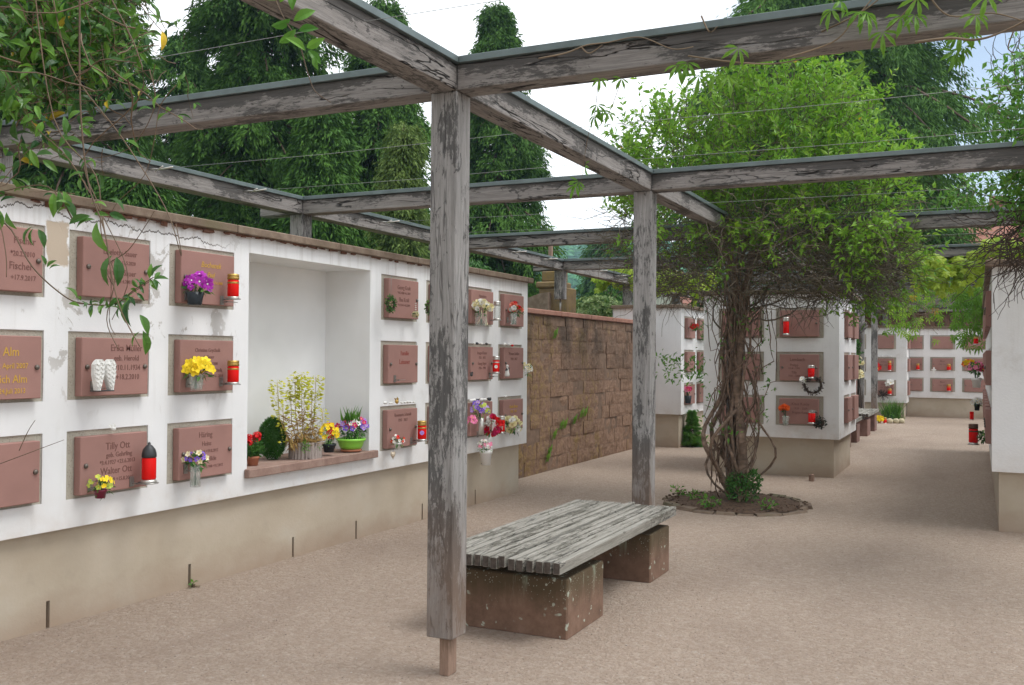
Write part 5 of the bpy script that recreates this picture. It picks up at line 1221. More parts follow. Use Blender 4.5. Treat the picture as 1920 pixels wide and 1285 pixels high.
def bouquet(u, v, rpx, label, cols, ax=0, val=XF, pot=None, nfl=26, fs=.024, T=T_BLOOM, leaves=60, lm=shrub_g, name='flower_bouquet', cat='flowers', squash=.85, ecol=None, spread=1.0, grp=None, leafL=.05, hemi=True, box=None, stemlen=None, ys=1.0):
    """u, v is the centre of the blossoms; pot = (u, vtop, vbottom, width px, material, kind)"""
    s = Spot(u, v, ax, val); Rr = rpx * s.m; c = s.P
    if pot: b = Spot(pot[0], pot[2], ax, val); base = b.P
    else: base = c - np.array([0, 0, Rr * squash])
    t = thing(name, label, cat, base, grp)
    if pot:
        hh = (pot[2] - pot[1]) * b.m; r = pot[3] * b.m / 2; mb = MB()
        kind = pot[5] if len(pot) > 5 else 'vase'
        if kind == 'vase': vase(mb, base, r, hh)
        elif kind == 'pot': mb.lathe(base, [(r * .72, 0), (r * .9, hh * .72), (r * 1.0, hh * .74), (r * 1.02, hh), (r * .9, hh), (r * .85, hh * .85)], 18)
        elif kind == 'bowl': mb.lathe(base, [(r * .72, 0), (r * .86, hh * .3), (r * .97, hh * .75), (r * 1.06, hh * .8), (r * 1.06, hh), (r * .95, hh), (r * .9, hh * .8)], 22)
        elif kind == 'cyl': mb.lathe(base, [(r, 0), (r, hh), (r * .9, hh), (r * .9, .01)], 16)
        elif kind == 'box': mb.box(base[0] - r, base[0] + r, base[1] - r, base[1] + r, base[2], base[2] + hh, 0, 9, .003)
        mb.build('vase' if kind in ('vase', 'cyl', 'box') else 'pot', pot[4], t)
        st = MB(); top = base + np.array([0, 0, hh * .6])
        for i in range(9): st.tube([base + np.array([0, 0, .01]) + g.normal(0, r * .3, 3) * [1, 1, 0], top, c + rdir(1, g)[0] * Rr * .6], .0022, 4, 0, False)
        st.build('stems', FL['dgreen'], t)
    keys = list(cols); 
    for ci, k in enumerate(keys):
        n = max(2, nfl // len(keys)); d = rdir(n, g)
        if hemi: d[:, 2] = np.abs(d[:, 2]) * 1.0 - .25
        else: pass
        d = unit(d); off = np.zeros(3)
        rad = g.uniform(.72, 1.05, (n, 1)); P_ = c + off + d * rad * np.array([Rr, Rr * ys, Rr * squash]) * spread
        N_ = unit(d + g.normal(0, .3, (n, 3)) + (CO - c) / 9); mb = MB(); sz = fs * g.uniform(.8, 1.2, n)
        scatter(mb, T, P_, np.cross(N_, rdir(n, g)), N_, sz, sz, None)
        ec = ecol or ('darkeye' if k in ('purple',) and T is T_BLOOM else 'yellow'); mb.build('blossoms', [FL[k], FL[k] if T is T_ROSE else FL[ec]], t)
    mb = MB(); d = rdir(leaves, g); P_ = c - np.array([0, 0, Rr * .25]) + d * g.uniform(.3, 1.0, (leaves, 1)) * np.array([Rr, Rr * ys, Rr * squash]) * .95
    scatter(mb, T_LEAF, P_, d + g.normal(0, .4, d.shape), d + [0, 0, .6], g.uniform(.6, 1.1, leaves) * leafL); mb.build('leaves', lm, t)
    return t, c, Rr
def wreath(u, v, rpx, label, mat, ax=0, val=XF, tube=.28, n=260, L=.028, grp=None, hang=None, name='wreath', tilt=None):
    s = Spot(u, v, ax, val); Rr = rpx * s.m; c = s.P; t = thing(name, label, 'wreath', c - [0, 0, Rr], grp)
    nx = np.array([0, 1., 0]) if ax == 0 else np.array([1., 0, 0]); nz = np.array([0, 0, 1.])
    mb = MB(); th = np.linspace(0, 2 * np.pi, 25); mb.tube([c + nx * math.cos(a) * Rr + nz * math.sin(a) * Rr for a in th], Rr * tube * .7, 8, 0, False); mb.build('ring', twig_dark, t)
    mb = MB(); a = g.uniform(0, 6.28, n); d = rdir(n, g); P_ = c + np.cos(a)[:, None] * nx * Rr + np.sin(a)[:, None] * nz * Rr + d * Rr * tube
    scatter(mb, T_LEAF, P_, d + g.normal(0, .6, (n, 3)), d, L, L * .5); mb.build('sprigs', mat, t)
    if hang: mb = MB(); mb.tube([c + nz * Rr, c + nz * (Rr + hang * s.m)], .002, 4); mb.build('cord', wire_mat, t)
    return t
XL = -4.44
# --- three left columns
bouquet(372, 535, 25, 'purple pansies in a dark pot on the plaque with slanted gold lettering', ['purple', 'white', 'purple', 'purple'][:1], pot=(365, 548, 572, 30, dark_glass), nfl=34, fs=.028, ecol='white', name='pansy_posy')
lantern(437, 514, 560, 21, 'red grave candle with gold lid beside the purple pansies')
lantern(437, 676, 720, 21, 'red grave candle with gold lid beside the yellow primroses')
bouquet(373, 692, 26, 'yellow primroses in a clear glass on a reddish plaque', ['yellow'], pot=(368, 702, 732, 25, clear_glass), nfl=34, fs=.03, ecol='yellow', name='primrose_posy')
bouquet(190, 908, 23, 'small yellow posy in a maroon pot on the lowest plaque', ['yellow', 'lime'], pot=(188, 918, 934, 24, maroon, 'pot'), nfl=26, fs=.014, leaves=80, leafL=.03, name='yellow_posy')
lantern(279, 829, 905, 26, 'large red grave lantern with a dark grey domed lid on the lowest row', lid=dark_metal, dome=True, band=False)
t, c, r = bouquet(368, 860, 22, 'mixed violet, cream and red flowers in a clear glass tube on the lowest row', ['violet', 'cream', 'violet', 'red'][:3], pot=(366, 872, 913, 19, clear_glass, 'cyl'), nfl=26, fs=.017, squash=.6, name='mixed_posy')
mb = MB(); [mb.tube(rand_curve(c, (g.normal(0, .5), g.normal(.4, .5), 1 if i < 4 else -.2), .07, 5, .15, g), .0018, 4, 0, False) for i in range(8)]; mb.build('dry_grass', euph_dry, t)
# angel wings
s = Spot(192, 732, 0, XL); t = thing('angel_wings', 'pair of white feathered angel wings standing on a plaque holder', 'figurine', s.P)
for sg, dy in ((-1, -.034), (1, .034)):
    mb = MB(); H = 58 * s.m; c = s.P + np.array([.0, dy, 0])
    K, Jn = 60, 16; VV = []
    for i in range(K + 1):
        q = i / K; zc_ = H * (1 - q); wd_ = .035 * min(1, math.sqrt(q * 6 + .02)) * (1 - .7 * max(0, q - .5) / .5) + .001; cy = sg * (.004 + .008 * q * q)
        for j in range(Jn + 1):
            s__ = -1 + 2 * j / Jn; rows = 7 * q - .45 * abs(s__) + .25 * math.sin((s__ + 1) * 9); st_ = (rows % 1.0)
            VV.append(c + np.array([.012 + .022 * math.sqrt(max(0, 1 - s__ * s__)) * (1 - .4 * q) + .0075 * st_ + .0025 * abs(math.sin((s__ * 3.2 + int(rows) * .5) * math.pi)), cy + s__ * wd_, zc_]))
    n0 = len(VV); VV += [v - np.array([v[0] - c[0] + .004, 0, 0]) for v in VV]
    FF = [(a_ * (Jn + 1) + b_, (a_ + 1) * (Jn + 1) + b_, (a_ + 1) * (Jn + 1) + b_ + 1, a_ * (Jn + 1) + b_ + 1) for a_ in range(K) for b_ in range(Jn)]
    FF += [tuple(n0 + x for x in f[::-1]) for f in FF]
    for a_ in range(K):
        for b_ in (0, Jn): k_ = a_ * (Jn + 1) + b_; k2 = k_ + Jn + 1; FF.append((k_, k2, k2 + n0, k_ + n0))
    mb.add(VV, FF, 0, None, None, False)
    w_ = mb.build('wing', white_china, t)
mb = MB(); mb.box(s.P[0] - .03, s.P[0] + .03, s.P[1] - .06, s.P[1] + .06, s.P[2] - .006, s.P[2], 0, 9, .002); mb.build('stand', dark_metal, t)
def figurine(u, v, label, h=10, ax=0, val=-4.50, mat=white_china, kind=0, grp=None):
    s = Spot(u, v, ax, val); t = thing('figurine', label, 'figurine', s.P, grp); H = h * s.m; mb = MB(); P0 = s.P
    mb.blob(P0 + [0, 0, H * .3], (H * .3, H * .38, H * .32), 0, 8, .1); mb.blob(P0 + [0, H * .15, H * .75], (H * .17, H * .17, H * .2), 0, 8, .02); mb.build('body', mat, t)
    mb = MB(); scatter(mb, T_LEAF, [P0 + [0, -.2 * H, H * .4], P0 + [.02, -.2 * H, H * .4]], [(0, -.7, .6), (0, -.4, .9)], [(1, 0, .2), (1, 0, .2)], H * .8, H * .45); mb.build('wing', mat, t)
    return t
figurine(213, 808, 'tiny white angel figurine on top of the plaque below the angel wings', 14)
# --- planted recess (floor z .72)
Z0 = .72
def on_sill(u, v): return at(u, v, 2, Z0)
p = on_sill(474, 873); s_ = mpp(p)
t = thing('geranium', 'red geranium in a small terracotta pot at the left end of the recess', 'potted plant', p)
mb = MB(); mb.lathe(p, [(.034, 0), (.043, .05), (.049, .051), (.050, .068), (.044, .068), (.04, .055)], 18); mb.build('pot', terracotta, t)
mb = MB(); leafy_blob(mb, p + [0, 0, .12], (.075, .075, .06), 320, .035, T_LOBE, 0, .3, g); mb.build('leaves', shrub_g, t)
mb = MB(); 
for o in [(-.01, -.035, .2), (.01, .03, .215), (.03, 0, .195), (0, -.05, .165)]:
    d = rdir(30, g); scatter(mb, T_BLOOM, p + np.array(o) + d * [.028, .028, .02], np.cross(d, rdir(30, g)), d, .012, .012, None)
mb.build('blossoms', [FL['red'], FL['red']], t); mb = MB(); [mb.tube([p + [0, 0, .06], p + np.array(o)], .002, 4, 0, False) for o in [(-.01, -.035, .2), (.01, .03, .215), (.03, 0, .195)]]; mb.build('stems', FL['green'], t)
p = np.array([-4.80, 5.86, Z0]); t = thing('topiary_ball', 'dense dark green clipped ball behind the white stone in the recess', 'potted plant', p)
mb = MB(); d = rdir(5200, g); scatter(mb, T_DIA, p + [0, 0, .16] + d * g.uniform(.85, 1.05, (5200, 1)) * [.09, .08, .14] + [0, .035, 0], d + g.normal(0, .3, d.shape), g.normal(size=d.shape), .03, .005); mb.blob(p + [0, .035, .16], (.07, .065, .11), 0, 12, .05); mb.build('foliage', shrub_g, t)
p = on_sill(512, 861); t = thing('memorial_stone', 'white heart-like stone with a pale stone flower on top, in the recess', 'memorial stone', p)
mb = MB(); mb.blob(p + [0, 0, .03], (.045, .07, .034), 0, 14, .06); mb.build('stone', white_china, t)
mb = MB(); d = unit(np.array([(math.cos(a) * .8, math.sin(a) * .8, .5) for a in np.linspace(0, 6, 9)])); scatter(mb, T_NEAR, np.tile(p + [0, 0, .06], (9, 1)), d, np.tile([0, 0, 1.], (9, 1)), .034, .026); mb.build('stone_flower', white_china, t)
# log planter with spurge
p0 = on_sill(533, 860); p1 = on_sill(607, 857); pc = np.array([-4.66, (p0[1] + p1[1]) / 2, Z0]); t = thing('log_planter', 'round planter of split grey logs holding tall yellow-green spurge in the recess', 'planter', pc)
mb = MB(); ry = (p1[1] - p0[1]) / 2 * 1.12; rx = .11; n = 28; Hp = .125
for i in range(n):
    a = 2 * math.pi * i / n; a1 = 2 * math.pi * (i + .93) / n; q = lambda a_, k, z: (pc[0] + rx * k * math.cos(a_), pc[1] + ry * k * math.sin(a_), Z0 + z); hh = Hp + g.uniform(-.006, .006); am = (a + a1) / 2
    V = [q(a, 1, 0), q(am, 1.06, 0), q(a1, 1, 0), q(a1, .88, 0), q(a, .88, 0)]; V += [(x, y, z + hh) for x, y, z in V]
    mb.add(V, [(4, 3, 2, 1, 0), (5, 6, 7, 8, 9)] + [(i_, (i_ + 1) % 5, (i_ + 1) % 5 + 5, i_ + 5) for i_ in range(5)], 0, np.array(V)[:, [2, 0, 1]] + g.random(3) * 9)
mb.build('log_edging', log_mat, t); mb = MB(); mb.lathe(pc, [(.001, .105), (.09, .105), (.09, .1)], 14, sx=1, sy=1); mb.V[-1] = pc + (mb.V[-1] - pc) * [1, ry / .1, 1]; mb.build('soil', soil_mat, t)
lf = MB(); df = MB(); st = MB()
for (u, v, wpx, full) in [(520, 722, 11, 1), (553, 712, 12, 1.3), (566, 706, 13, 1.3), (592, 712, 13, 1.2), (545, 745, 10, .7), (530, 768, 9, .5), (585, 745, 10, .6), (570, 750, 9, .5), (606, 770, 8, .4)]:
    top = at(u, v, 0, -4.66); b = pc + [0, (top[1] - pc[1]) * .45, .08]; mid = (top + b) / 2 + [0, (top[1] - pc[1]) * .2, 0]
    st.tube([b, mid, top + [0, 0, .02]], [.0045, .003, .002], 5)
    hh = top[2] - b[2]
    for k in range(int(125 * full)):      # flat lime bracts
        z = g.uniform(-.16, .03) if k % 3 else g.uniform(-.25, 0); rr = (.045 + .012 * g.random()) * (1 if z > -.1 else .65) * (wpx / 12); a = g.uniform(0, 6.28); rr *= math.sqrt(g.random())
        scatter(lf, T_LEAF, [top + [rr * math.cos(a), rr * math.sin(a), z]], [(math.cos(a), math.sin(a), .15)], [(g.normal(0, .5) + .5, g.normal(0, .5), 1.)], [.029], [.024])
    for k in range(44):      # drooping dry leaves
        z = g.uniform(.02, .52) * hh; a = g.uniform(0, 6.28); pp = b * (1 - z / hh) + top * (z / hh); scatter(df, T_LEAF, [pp], [(math.cos(a), math.sin(a), .4 if z > .3 * hh else -.7)], [(0, 0, 1.)], [g.uniform(.045, .075)], [.013])
for k in range(120): a = g.uniform(0, 6.28); rr = g.uniform(0, 1); scatter(df, T_LEAF, [pc + [rx * rr * math.cos(a), ry * rr * math.sin(a), .09 + g.uniform(0, .05)]], [(math.cos(a), math.sin(a), .3)], [(0, 0, 1.)], [.05], [.012])
st.build('stems', euph_dry, t); lf.build('bracts', euph, t); df.build('leaves', euph_dry, t)
mb = MB(); leafy_blob(mb, pc + [.09, -.12, .1], (.03, .05, .05), 90, .02, T_LEAF, 0, .2, g); leafy_blob(mb, pc + [.1, .02, .09], (.03, .04, .03), 50, .018, T_LEAF, 0, .2, g); mb.build('underplanting', vine_mid, t)
p = on_sill(617, 845); bouquet(617, 815, 19, 'bright yellow bidens spilling over beside the log planter', ['yellow'], 0, -4.60, pot=(617, 832, 848, 26, dark_glass, 'pot'), nfl=34, fs=.017, leaves=160, lm=vine_mid, leafL=.025, squash=1.3, name='yellow_bidens', cat='potted plant')
lantern(619, 793, 826, 15, 'dark red candle glass behind the yellow flowers in the recess', val=-4.80, lid=red_glass, band=False, tray=False)
p = np.array([-4.84, 6.42, Z0]); t = thing('silver_wire_plant', 'frothy silvery-white twig plant at the back of the recess', 'potted plant', p)
mb = MB()
for i in range(240):
    a = g.uniform(0, 6.28); d = (math.cos(a) * .8, math.sin(a) * 1.0, g.uniform(.5, 1.6)); mb.tube(rand_curve(p + [0, 0, .05], d, g.uniform(.12, .25), 6, .3, g), .0013, 3, 0, False)
mb.build('twigs', white_china, t); mb = MB(); mb.lathe(p, [(.04, 0), (.055, .07), (.05, .07)], 14); mb.build('pot', maroon, t)
t, c, r = bouquet(661, 800, 27, 'magenta and violet flowers in a lime green bowl at the right end of the recess', ['magenta', 'violet', 'lilac', 'white'], 0, -4.63, pot=(658, 822, 841, 52, green_plastic, 'bowl'), nfl=60, fs=.022, leaves=260, lm=shrub_g, leafL=.04, squash=.62, name='flower_bowl', cat='potted plant', ys=1.1)
mb = MB(); b = Spot(658, 846, 0, -4.63); mb.lathe(b.P, [(26 * b.m * .72, 0), (26 * b.m * .8, .012), (26 * b.m * .72, .018)], 20); mb.build('saucer', terracotta, t)
mb = MB(); 
for i in range(46): a = g.uniform(0, 6.28); scatter(mb, T_LEAF, [c + [g.normal(0, .02), g.normal(-.02, .04), 0]], [(math.cos(a) * .35, math.sin(a) * .5, 1)], [rdir(1, g)[0]], [g.uniform(.1, .2)], [.012])
mb.build('spiky_leaves', vine_mid, t)
# --- right group
wreath(733, 570, 12, 'dark green wreath hanging at the left of the plaque right of the recess', shrub_g, hang=40, L=.022)
t = thing('keepsake_chain', 'little chain with a silvery rose charm right of the green wreath', 'keepsake', at(779, 590, 0, XL)); s = Spot(779, 590, 0, XL)
mb = MB(); [mb.lathe(s.P + [0, 0, .02 + i * .018], [(.006, 0), (.009, .004), (.006, .008)], 8) for i in range(5)]; mb.build('chain', silver, t); mb = MB(); d = rdir(26, g); scatter(mb, T_ROSE, s.P + d * .018, rdir(26, g), d, .016, .016, None); mb.build('charm', [FL['cream'], FL['dgreen']], t)
wreath(806, 577, 10, 'green wreath half hidden behind the big timber post', vine_dark, L=.022)
bouquet(746, 826, 12, 'red and white mini flowers in a tiny white pot, lowest plaque right of recess', ['white', 'red'], pot=(746, 830, 841, 15, white_plastic, 'pot'), nfl=20, fs=.014, leaves=70, leafL=.03, name='mini_flower_pot')
s = Spot(737, 853, 0, XL); t = thing('heart_charm', 'striped cream heart hanging beneath the small white flower pot', 'heart charm', s.P)
mb = MB(); nn = 24; hv = [(0, (16 * math.sin(a) ** 3) / 16, (13 * math.cos(a) - 5 * math.cos(2 * a) - 2 * math.cos(3 * a) - math.cos(4 * a)) / 16) for a in np.linspace(0, 2 * np.pi, nn, endpoint=False)]; k = 9 * s.m
V = [s.P + np.array([.0, y * k, z * k]) for _, y, z in hv] + [s.P + [.016, 0, 0]] + [s.P + [-.016, 0, 0]]; mb.add(V, [(i, (i + 1) % nn, nn) for i in range(nn)] + [((i + 1) % nn, i, nn + 1) for i in range(nn)], 0, None, None, True); mb.build('heart', simple('heart_cream', (.6, .5, .38), .4, 0, .4, 90), t)
mb = MB(); mb.tube([s.P + [0, 0, k * .6], s.P + [0, 0, k * 2.0]], .0015, 4); mb.build('cord', wire_mat, t)
lantern(791, 789, 826, 17, 'red grave candle with gold lid and flower picture left of the timber post', sticker=FL['lilac'])
figurine(884, 706, 'small dark figurine on the plaque just right of the timber post', 9, val=XL, mat=dark_metal)
t, c, r = bouquet(903, 577, 19, 'round cream rose bouquet with trailing ribbons right of the timber post', ['cream', 'white'], pot=(902, 588, 611, 17, clear_glass, 'box'), nfl=36, fs=.026, T=T_ROSE, leaves=50, name='cream_bouquet', leafL=.04, squash=.8)
mb = MB(); 
for dy in (.05, .07, -.04):
    mb = MB(); q = rand_curve(c + [0.02, dy, -.03], (0, .05, -1), .15, 6, .1, g); V = []; [V.extend([x - [0, .008, 0], x + [0, .008, 0]]) for x in q]; mb.add(V, [(2 * i, 2 * i + 1, 2 * i + 3, 2 * i + 2) for i in range(len(q) - 1)])
    mb.build('ribbon', FL['cream'], t)

t = lantern(932, 565, 600, 13, 'empty clear grave light between the cream bouquet and the coral roses', body=clear_glass, lid=silver, band=False)
bouquet(967, 580, 12, 'coral and white roses in a glass vase, top end plaque of the long wall', ['coral', 'red', 'white'], pot=(963, 588, 610, 12, clear_glass), nfl=22, fs=.026, T=T_ROSE, leaves=50, lm=shrub_g, name='rose_bouquet', leafL=.05)
lantern(930, 668, 700, 13, 'red grave candle with white picture, middle row near the end of the long wall', sticker=FL['white'], lid=silver)
s = Spot(951, 706, 0, XL); t = thing('angel_figurine', 'white and black angel figurine on the second plaque from the end, middle row', 'figurine', s.P); mb = MB(); mb.lathe(s.P, [(.022, 0), (.026, .02), (.014, .07), (.009, .085), (.012, .095)], 10); mb.blob(s.P + [0, 0, .108], .015, 0, 8, .02); mb.build('body', white_china, t)
mb = MB(); scatter(mb, T_NEAR, [s.P + [0, 0, .09], s.P + [0, 0, .09]], [(0, -.7, -.4), (0, .7, -.4)], [(1, 0, .2), (1, 0, .2)], .06, .03); mb.build('wing', dark_metal, t)
bouquet(987, 694, 10, 'white flower garland hanging over the end edge of the long wall', ['white', 'cream'], val=-4.52, nfl=30, fs=.02, leaves=20, name='flower_garland', squash=1.4)
ORD = ['first', 'second', 'third', 'fourth', 'fifth', 'sixth']
def pebbles(u0, u1, v0, v1, n, where, grp, ax=0, val=-4.50, mats=(('white', white_china),), h=5):
    for i in range(n):
        u = u0 + (u1 - u0) * (i + g.uniform(.2, .8)) / n; v = v0 + (v1 - v0) * (i + .5) / n; s = Spot(u, v, ax, val); cn, mt = mats[i % len(mats)]
        t = thing('memorial_pebble', (f'{ORD[i]} pebble from the left, {cn}, {where}' if n > 1 else f'{cn} pebble {where}'), 'pebble', s.P, grp)
        mb = MB(); r = g.uniform(.7, 1.2) * h * s.m; mb.blob(s.P + [0, 0, r * .5], (r * .7, r * 1.1, r * .6), 0, 8, .25); o = mb.build('stone', mt, t)
BK = ('black', dark_metal); WH = ('white', white_china)
pebbles(720, 740, 758, 757, 3, 'left of the golden angel on the plaque', 'pebbles left of the golden angel', h=4)
pebbles(750, 778, 757, 755, 5, 'right of the golden angel on the plaque', 'pebbles right of the golden angel', h=3.5)
figurine(744, 757, 'tiny golden angel between the pebbles on the lowest plaque right of the recess', 12, mat=gold_metal)
pebbles(885, 915, 646, 647, 4, 'on the middle plaque right of the timber post', 'pebbles on the middle plaque right of the timber post', mats=(WH, BK), h=4)
pebbles(942, 956, 648, 649, 2, 'on the middle end plaque of the long wall', 'pebbles on the middle plaque at the end of the long wall', h=4)
pebbles(960, 962, 650, 650, 1, 'on the middle plaque at the end of the long wall', None, mats=(('red', FL['red']),), h=3)
pebbles(880, 920, 754, 751, 6, 'on the plaque behind the lilac bouquet', 'pebbles on the plaque behind the lilac bouquet', mats=(WH, WH, BK), h=5)
pebbles(945, 951, 745, 745, 2, 'on the lowest end plaque of the long wall', 'pebbles on the lowest plaque at the end of the long wall', h=3.5)
bouquet(901, 768, 17, 'lilac and yellow-green flowers in a steel vase near the end of the long wall', ['lilac', 'violet', 'lime'], pot=(902, 784, 815, 10, silver, 'cyl'), nfl=50, fs=.02, leaves=60, leafL=.035, name='lilac_bouquet', lm=vine_mid)
bouquet(883, 789, 9, 'pink flower with a big leaf just right of the timber post, lowest row', ['pink'], nfl=18, fs=.028, leaves=10, leafL=.05, name='pink_flower', lm=vine_green)
bouquet(924, 798, 19, 'red and white rose bunch left of the orange candle', ['red', 'red', 'magenta', 'white'], nfl=26, fs=.034, T=T_ROSE, leaves=50, leafL=.05, name='rose_bouquet', hemi=False, squash=1.0)
lantern(940, 780, 812, 13, 'orange-red grave candle between the red roses and the white roses', band=False, lid=silver, val=-4.47)
bouquet(960, 796, 16, 'white and cream roses with dark leaves at the lower end of the long wall', ['white', 'cream', 'cream'], nfl=22, fs=.03, T=T_ROSE, leaves=70, lm=vine_dark, leafL=.055, name='rose_bouquet', hemi=False, squash=.8)
bouquet(909, 836, 13, 'white mini flowers in a white bucket hanging below the lowest plaques', ['white', 'white', 'pink'], pot=(911, 843, 872, 24, white_plastic, 'pot'), nfl=60, fs=.014, leaves=110, leafL=.03, name='hanging_bucket', cat='potted plant', lm=vine_mid)
# --- centre block (front plane Y 12.86)
YC = 12.74
lantern(1474, 595, 628, 11, 'slim red grave candle in a clear glass on the top plaque of the central block', ax=1, val=YC, lid=silver, band=False)
lantern(1521, 685, 709, 12, 'red grave candle above the dark wreath on the central block', ax=1, val=YC, lid=silver, band=False)
wreath(1524, 722, 15, 'dark twig wreath with a white bloom on the middle plaque of the central block', simple('dark_sprig', (.07, .06, .055), .8, 0, .4, 40), ax=1, val=YC, L=.03, tube=.22)
bouquet(1505, 714, 5, 'single white bloom at the left of the dark twig wreath', ['white'], ax=1, val=YC - .02, nfl=6, fs=.035, leaves=3, name='white_bloom')
bouquet(1470, 766, 6, 'single orange rose in a glass on the lowest plaque of the central block', ['orange'], ax=1, val=YC, pot=(1473, 780, 798, 12, clear_glass), nfl=12, fs=.034, T=T_ROSE, leaves=16, name='orange_rose', leafL=.05)
lantern(1522, 769, 794, 13, 'red candle in a clear glass on the lowest plaque of the central block', ax=1, val=YC, lid=clear_glass, band=False)
wreath(1537, 793, 6, 'small dark cone wreath beside the lowest candle of the central block', simple('cone_sprig', (.03, .04, .03), .8, 0, .4, 40), ax=1, val=YC, L=.035, tube=.7, n=160)
# --- rear-left block
bouquet(1303, 613, 5, 'red flower on the upper plaques of the rear-left urn wall', ['red'], val=-4.3, nfl=8, fs=.04, leaves=50, leafL=.07, name='red_flower', lm=shrub_g)
bouquet(1290, 731, 6, 'pink flowers in a dark glass on the lowest plaque of the rear-left urn wall', ['magenta', 'pink'], val=-4.3, pot=(1290, 742, 757, 12, dark_glass), nfl=12, fs=.035, leaves=30, leafL=.06, name='pink_flower')
shrub('groundcover_plant', 'low green plants at the foot of the rear-left urn wall beside the dwarf conifer', 'plant', at(1310, 838, 2, 0), [((.05, .1, .06), (.16, .16, .07)), ((-.12, .0, .04), (.12, .1, .05))], vine_mid, .05, 90)
lantern(1346, 803, 822, 7, 'small red grave candle on the ground behind the twisted trunk', ax=1, val=14.2, tray=False, band=False)
# --- far wall
YF = 26.55
def fl(*a, **k): k.setdefault('tray', False); return lantern(*a, ax=1, **k)
bouquet(1643, 690, 5, 'red bloom on the middle plaque of the far wall projecting part', ['red'], ax=1, val=YF, nfl=10, fs=.06, leaves=16, leafL=.08, name='red_flower', lm=euph_dry, squash=1.4)
fl(1668, 677, 696, 6, 'taller red candle on the middle plaque of the far projecting wall', val=YF)
fl(1668, 729, 740, 7, 'short red candle on the lowest plaque of the far projecting wall', val=YF)
t = thing('dried_bush', 'dried brown bunch on the lowest plaque of the far projecting wall', 'dried flowers', at(1655, 744, 1, YF)); mb = MB()
for i in range(60): mb.tube(rand_curve(at(1655, 742, 1, YF), g.normal(0, 1, 3) + [0, 0, .5], .17, 5, .2, g), .005, 3, 0, False)
mb.build('twigs', twig_dark, t)
bouquet(1668, 719, 4, 'white artificial bloom above the short red candle on the far wall', ['white'], ax=1, val=YF, nfl=7, fs=.07, leaves=2, name='white_bloom')
pebbles(1640, 1675, 670, 669, 6, 'on the far projecting wall', 'pebbles on the far projecting wall', ax=1, val=26.68, h=1.8)
YG = 27.45
fl(1721, 682, 694, 6, 'red candle beside the inner corner of the far wall', val=YG)
fl(1779, 683, 695, 7, 'red candle on the middle plaque right of the white cross, far wall', val=YG)
fl(1779, 721, 734, 7, 'red candle on the lowest plaque below the white cross, far wall', val=YG)
s = Spot(1751, 702, 1, YG); t = thing('white_cross', 'little white cross leaning against the far wall plaque', 'cross', s.P); mb = MB(); k = s.m; P0 = s.P
mb.box(P0[0] - k * 1.3, P0[0] + k * 1.3, P0[1] - .015, P0[1] + .015, P0[2], P0[2] + 13 * k, 0, 9, .004); mb.build('upright', white_china, t); mb = MB(); mb.box(P0[0] - k * 4, P0[0] - k * 1.31, P0[1] - .014, P0[1] + .014, P0[2] + 7 * k, P0[2] + 9.5 * k, 0, 9, .004); mb.box(P0[0] + k * 1.31, P0[0] + k * 4, P0[1] - .014, P0[1] + .014, P0[2] + 7 * k, P0[2] + 9.5 * k, 0, 9, .004); mb.build('crossbar', white_china, t)
t = shrub('grass_clump', 'grassy clump with round pale stones at the foot of the far projecting wall', 'grass', (-1.95, 26.3, 0), [((0, 0, .1), (.2, .2, .1))], vine_mid, .1, 60)
mb = MB(); [mb.tube(rand_curve((-1.95 + g.normal(0, .09), 26.3 + g.normal(0, .05), 0), (g.normal(0, .35), g.normal(0, .3), 1), g.uniform(.3, .55), 6, .1, g), [.008] * 4 + [.005, .003, .001], 3, 0, False) for i in range(150)]; mb.build('blades', vine_mid, t)
for i, (u, lab) in enumerate([(1649, 'yellow flower pot at the left foot of the far projecting wall'), (1659, 'small red candle on the ground at the foot of the far wall'), (1668, 'pale round stone left of the grassy clump'), (1680, 'pale round stone in front of the grassy clump'), (1690, 'pale round stone right of the grassy clump')]):
    P0 = at(u, 794, 2, 0)
    if i == 0: bouquet(u, 786, 5, lab, ['yellow'], ax=1, val=P0[1], pot=(u, 789, 794, 7, terracotta, 'pot'), nfl=24, fs=.05, leaves=20, name='flower_pot', cat='potted plant')
    elif i == 1: fl(u, 783, 794, 6, lab, val=P0[1])
    else: t = thing('round_stone', lab, 'stone', P0); mb = MB(); mb.blob(P0 + [0, 0, .05], (.08, .08, .07), 0, 10, .1); mb.build('stone', simple('pale_stone', (.48, .42, .28), .9, 0, .2, 20), t)
t = thing('climber_twigs', 'bare climbing stem on the far dark pergola post with pale blossoms', 'climber', at(1610, 760, 1, 22.2)); mb = MB()
for i in range(5): mb.tube([at(1610 + g.normal(0, 3), v, 1, 22.2) for v in (770, 730, 690, 640, 600)], .012, 5)
mb.build('stems', twig_dark, t); mb = MB(); 
for v in (677, 702): d = rdir(16, g); scatter(mb, T_BLOOM, at(1612, v, 1, 22.1) + d * .07, rdir(16, g), d, .05, .05, None)
mb.build('blossoms', [FL['cream'], FL['yellow']], t)
t = thing('driftwood', 'grey driftwood piece with a green garland hanging beside the central block', 'decoration', at(1610, 620, 1, 18.5)); mb = MB(); a, b = at(1596, 640, 1, 18.5), at(1621, 606, 1, 18.5)
for i in range(5): mb.tube(rand_curve(a + g.normal(0, .02, 3), (b - a) + [0, 0, g.uniform(-.1, .1)], .42, 8, .12, g), np.linspace(.035, .015, 9), 6)
mb.build('wood', beam_mat, t); mb = MB(); P_ = np.stack([g.normal(a[0] + .1, .03, 260), g.normal(18.5, .03, 260), g.uniform(a[2] - .38, a[2] + .02, 260)], 1); scatter(mb, T_LEAF, P_, rdir(260, g), rdir(260, g), .05, .03); mb.build('garland', shrub_g, t)
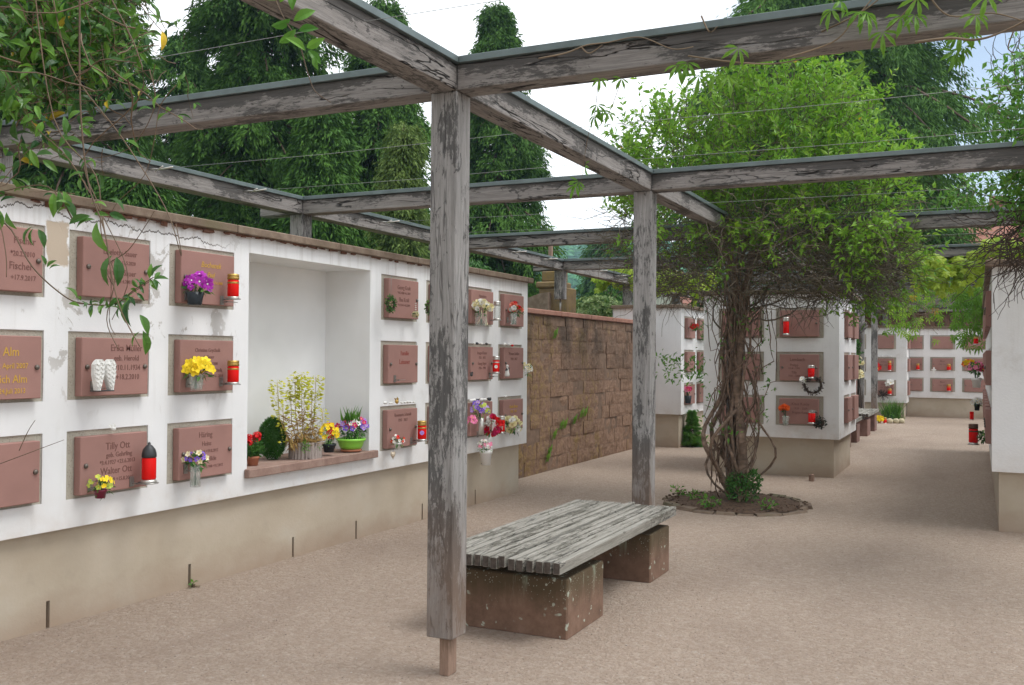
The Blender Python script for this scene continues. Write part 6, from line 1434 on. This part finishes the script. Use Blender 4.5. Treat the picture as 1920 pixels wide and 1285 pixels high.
# --- items on the left side of the right block
XR = -.03
t = lantern(1825, 795, 833, 16, 'large brown and red grave lantern low on the side of the right-hand block', ax=1, val=12.9, lid=simple('brown_lid', (.12, .06, .04), .4, .4), band=True, tray=True)
lantern(1822, 772, 788, 7, 'thin orange-red candle behind the large brown lantern', ax=1, val=15.6, lid=red_glass, band=False, tray=False)
bouquet(1843, 818, 12, 'green plant beside the large brown lantern on the right-hand block', ['green'], ax=1, val=12.9, nfl=10, fs=.02, leaves=160, leafL=.05, name='green_posy', cat='plant')
bouquet(1831, 692, 13, 'pink and crimson flowers in a white pot on the side of the right-hand block', ['pink', 'magenta', 'green'], ax=1, val=13.6, pot=(1831, 709, 727, 18, white_plastic, 'pot'), nfl=40, fs=.03, leaves=80, leafL=.05, name='pink_flower_pot', cat='potted plant')
bouquet(1815, 682, 8, 'orange and yellow flowers left of the pink ones on the right-hand block', ['yellow', 'orange'], ax=1, val=14.2, nfl=24, fs=.04, leaves=20, name='orange_bouquet', squash=.6)
bouquet(1831, 755, 8, 'white flowers in a little dark pot below the pink flowers on the right-hand block', ['white'], ax=1, val=13.6, pot=(1832, 758, 770, 11, dark_glass, 'pot'), nfl=24, fs=.025, leaves=40, leafL=.04, name='white_flower_pot', cat='potted plant')
lantern(1830, 632, 646, 8, 'red candle under the hanging creeper on the right-hand block', ax=1, val=14.5, band=False)
shrub('grass_tuft', 'tiny grass tuft growing at a slot of the long wall plinth', 'grass', (-4.60, 4.86, 0), [((0.01, 0, .02), (.02, .03, .02))], vine_mid, .04, 12)
shrub('grass_tuft', 'small green tuft at the bottom left corner of the red stone wall', 'grass', (-5.02, 10.15, 0), [((0, 0, .08), (.05, .08, .08))], vine_mid, .08, 30)
shrub('twig_bush', 'dark green twiggy growth among the plaques of the rear-left urn wall', 'climber', at(1330, 700, 0, -4.25), [((0, 0, 0), (.15, .5, .25)), ((0, .2, .7), (.15, .5, .3))], shrub_g, .08, 200)

# ------------------------------------------------------------------ air
hz = MB(); hz.box(-520, 520, -60, 560, -1.0, 90, 0, 9)
m, n, b = new_mat('haze_air'); n.nodes.remove(b); pv = n.nodes.new('ShaderNodeVolumePrincipled'); pv.inputs['Density'].default_value = .0007; pv.inputs['Color'].default_value = (.55, .8, 1, 1); pv.inputs['Anisotropy'].default_value = .2
n.links.new(pv.outputs[0], n.nodes['Material Output'].inputs['Volume'])
hz.build('haze', m, kind='stuff'); COL.objects['haze']['label'] = 'thin bluish air between the cemetery and the wooded hills'; COL.objects['haze']['category'] = 'haze'
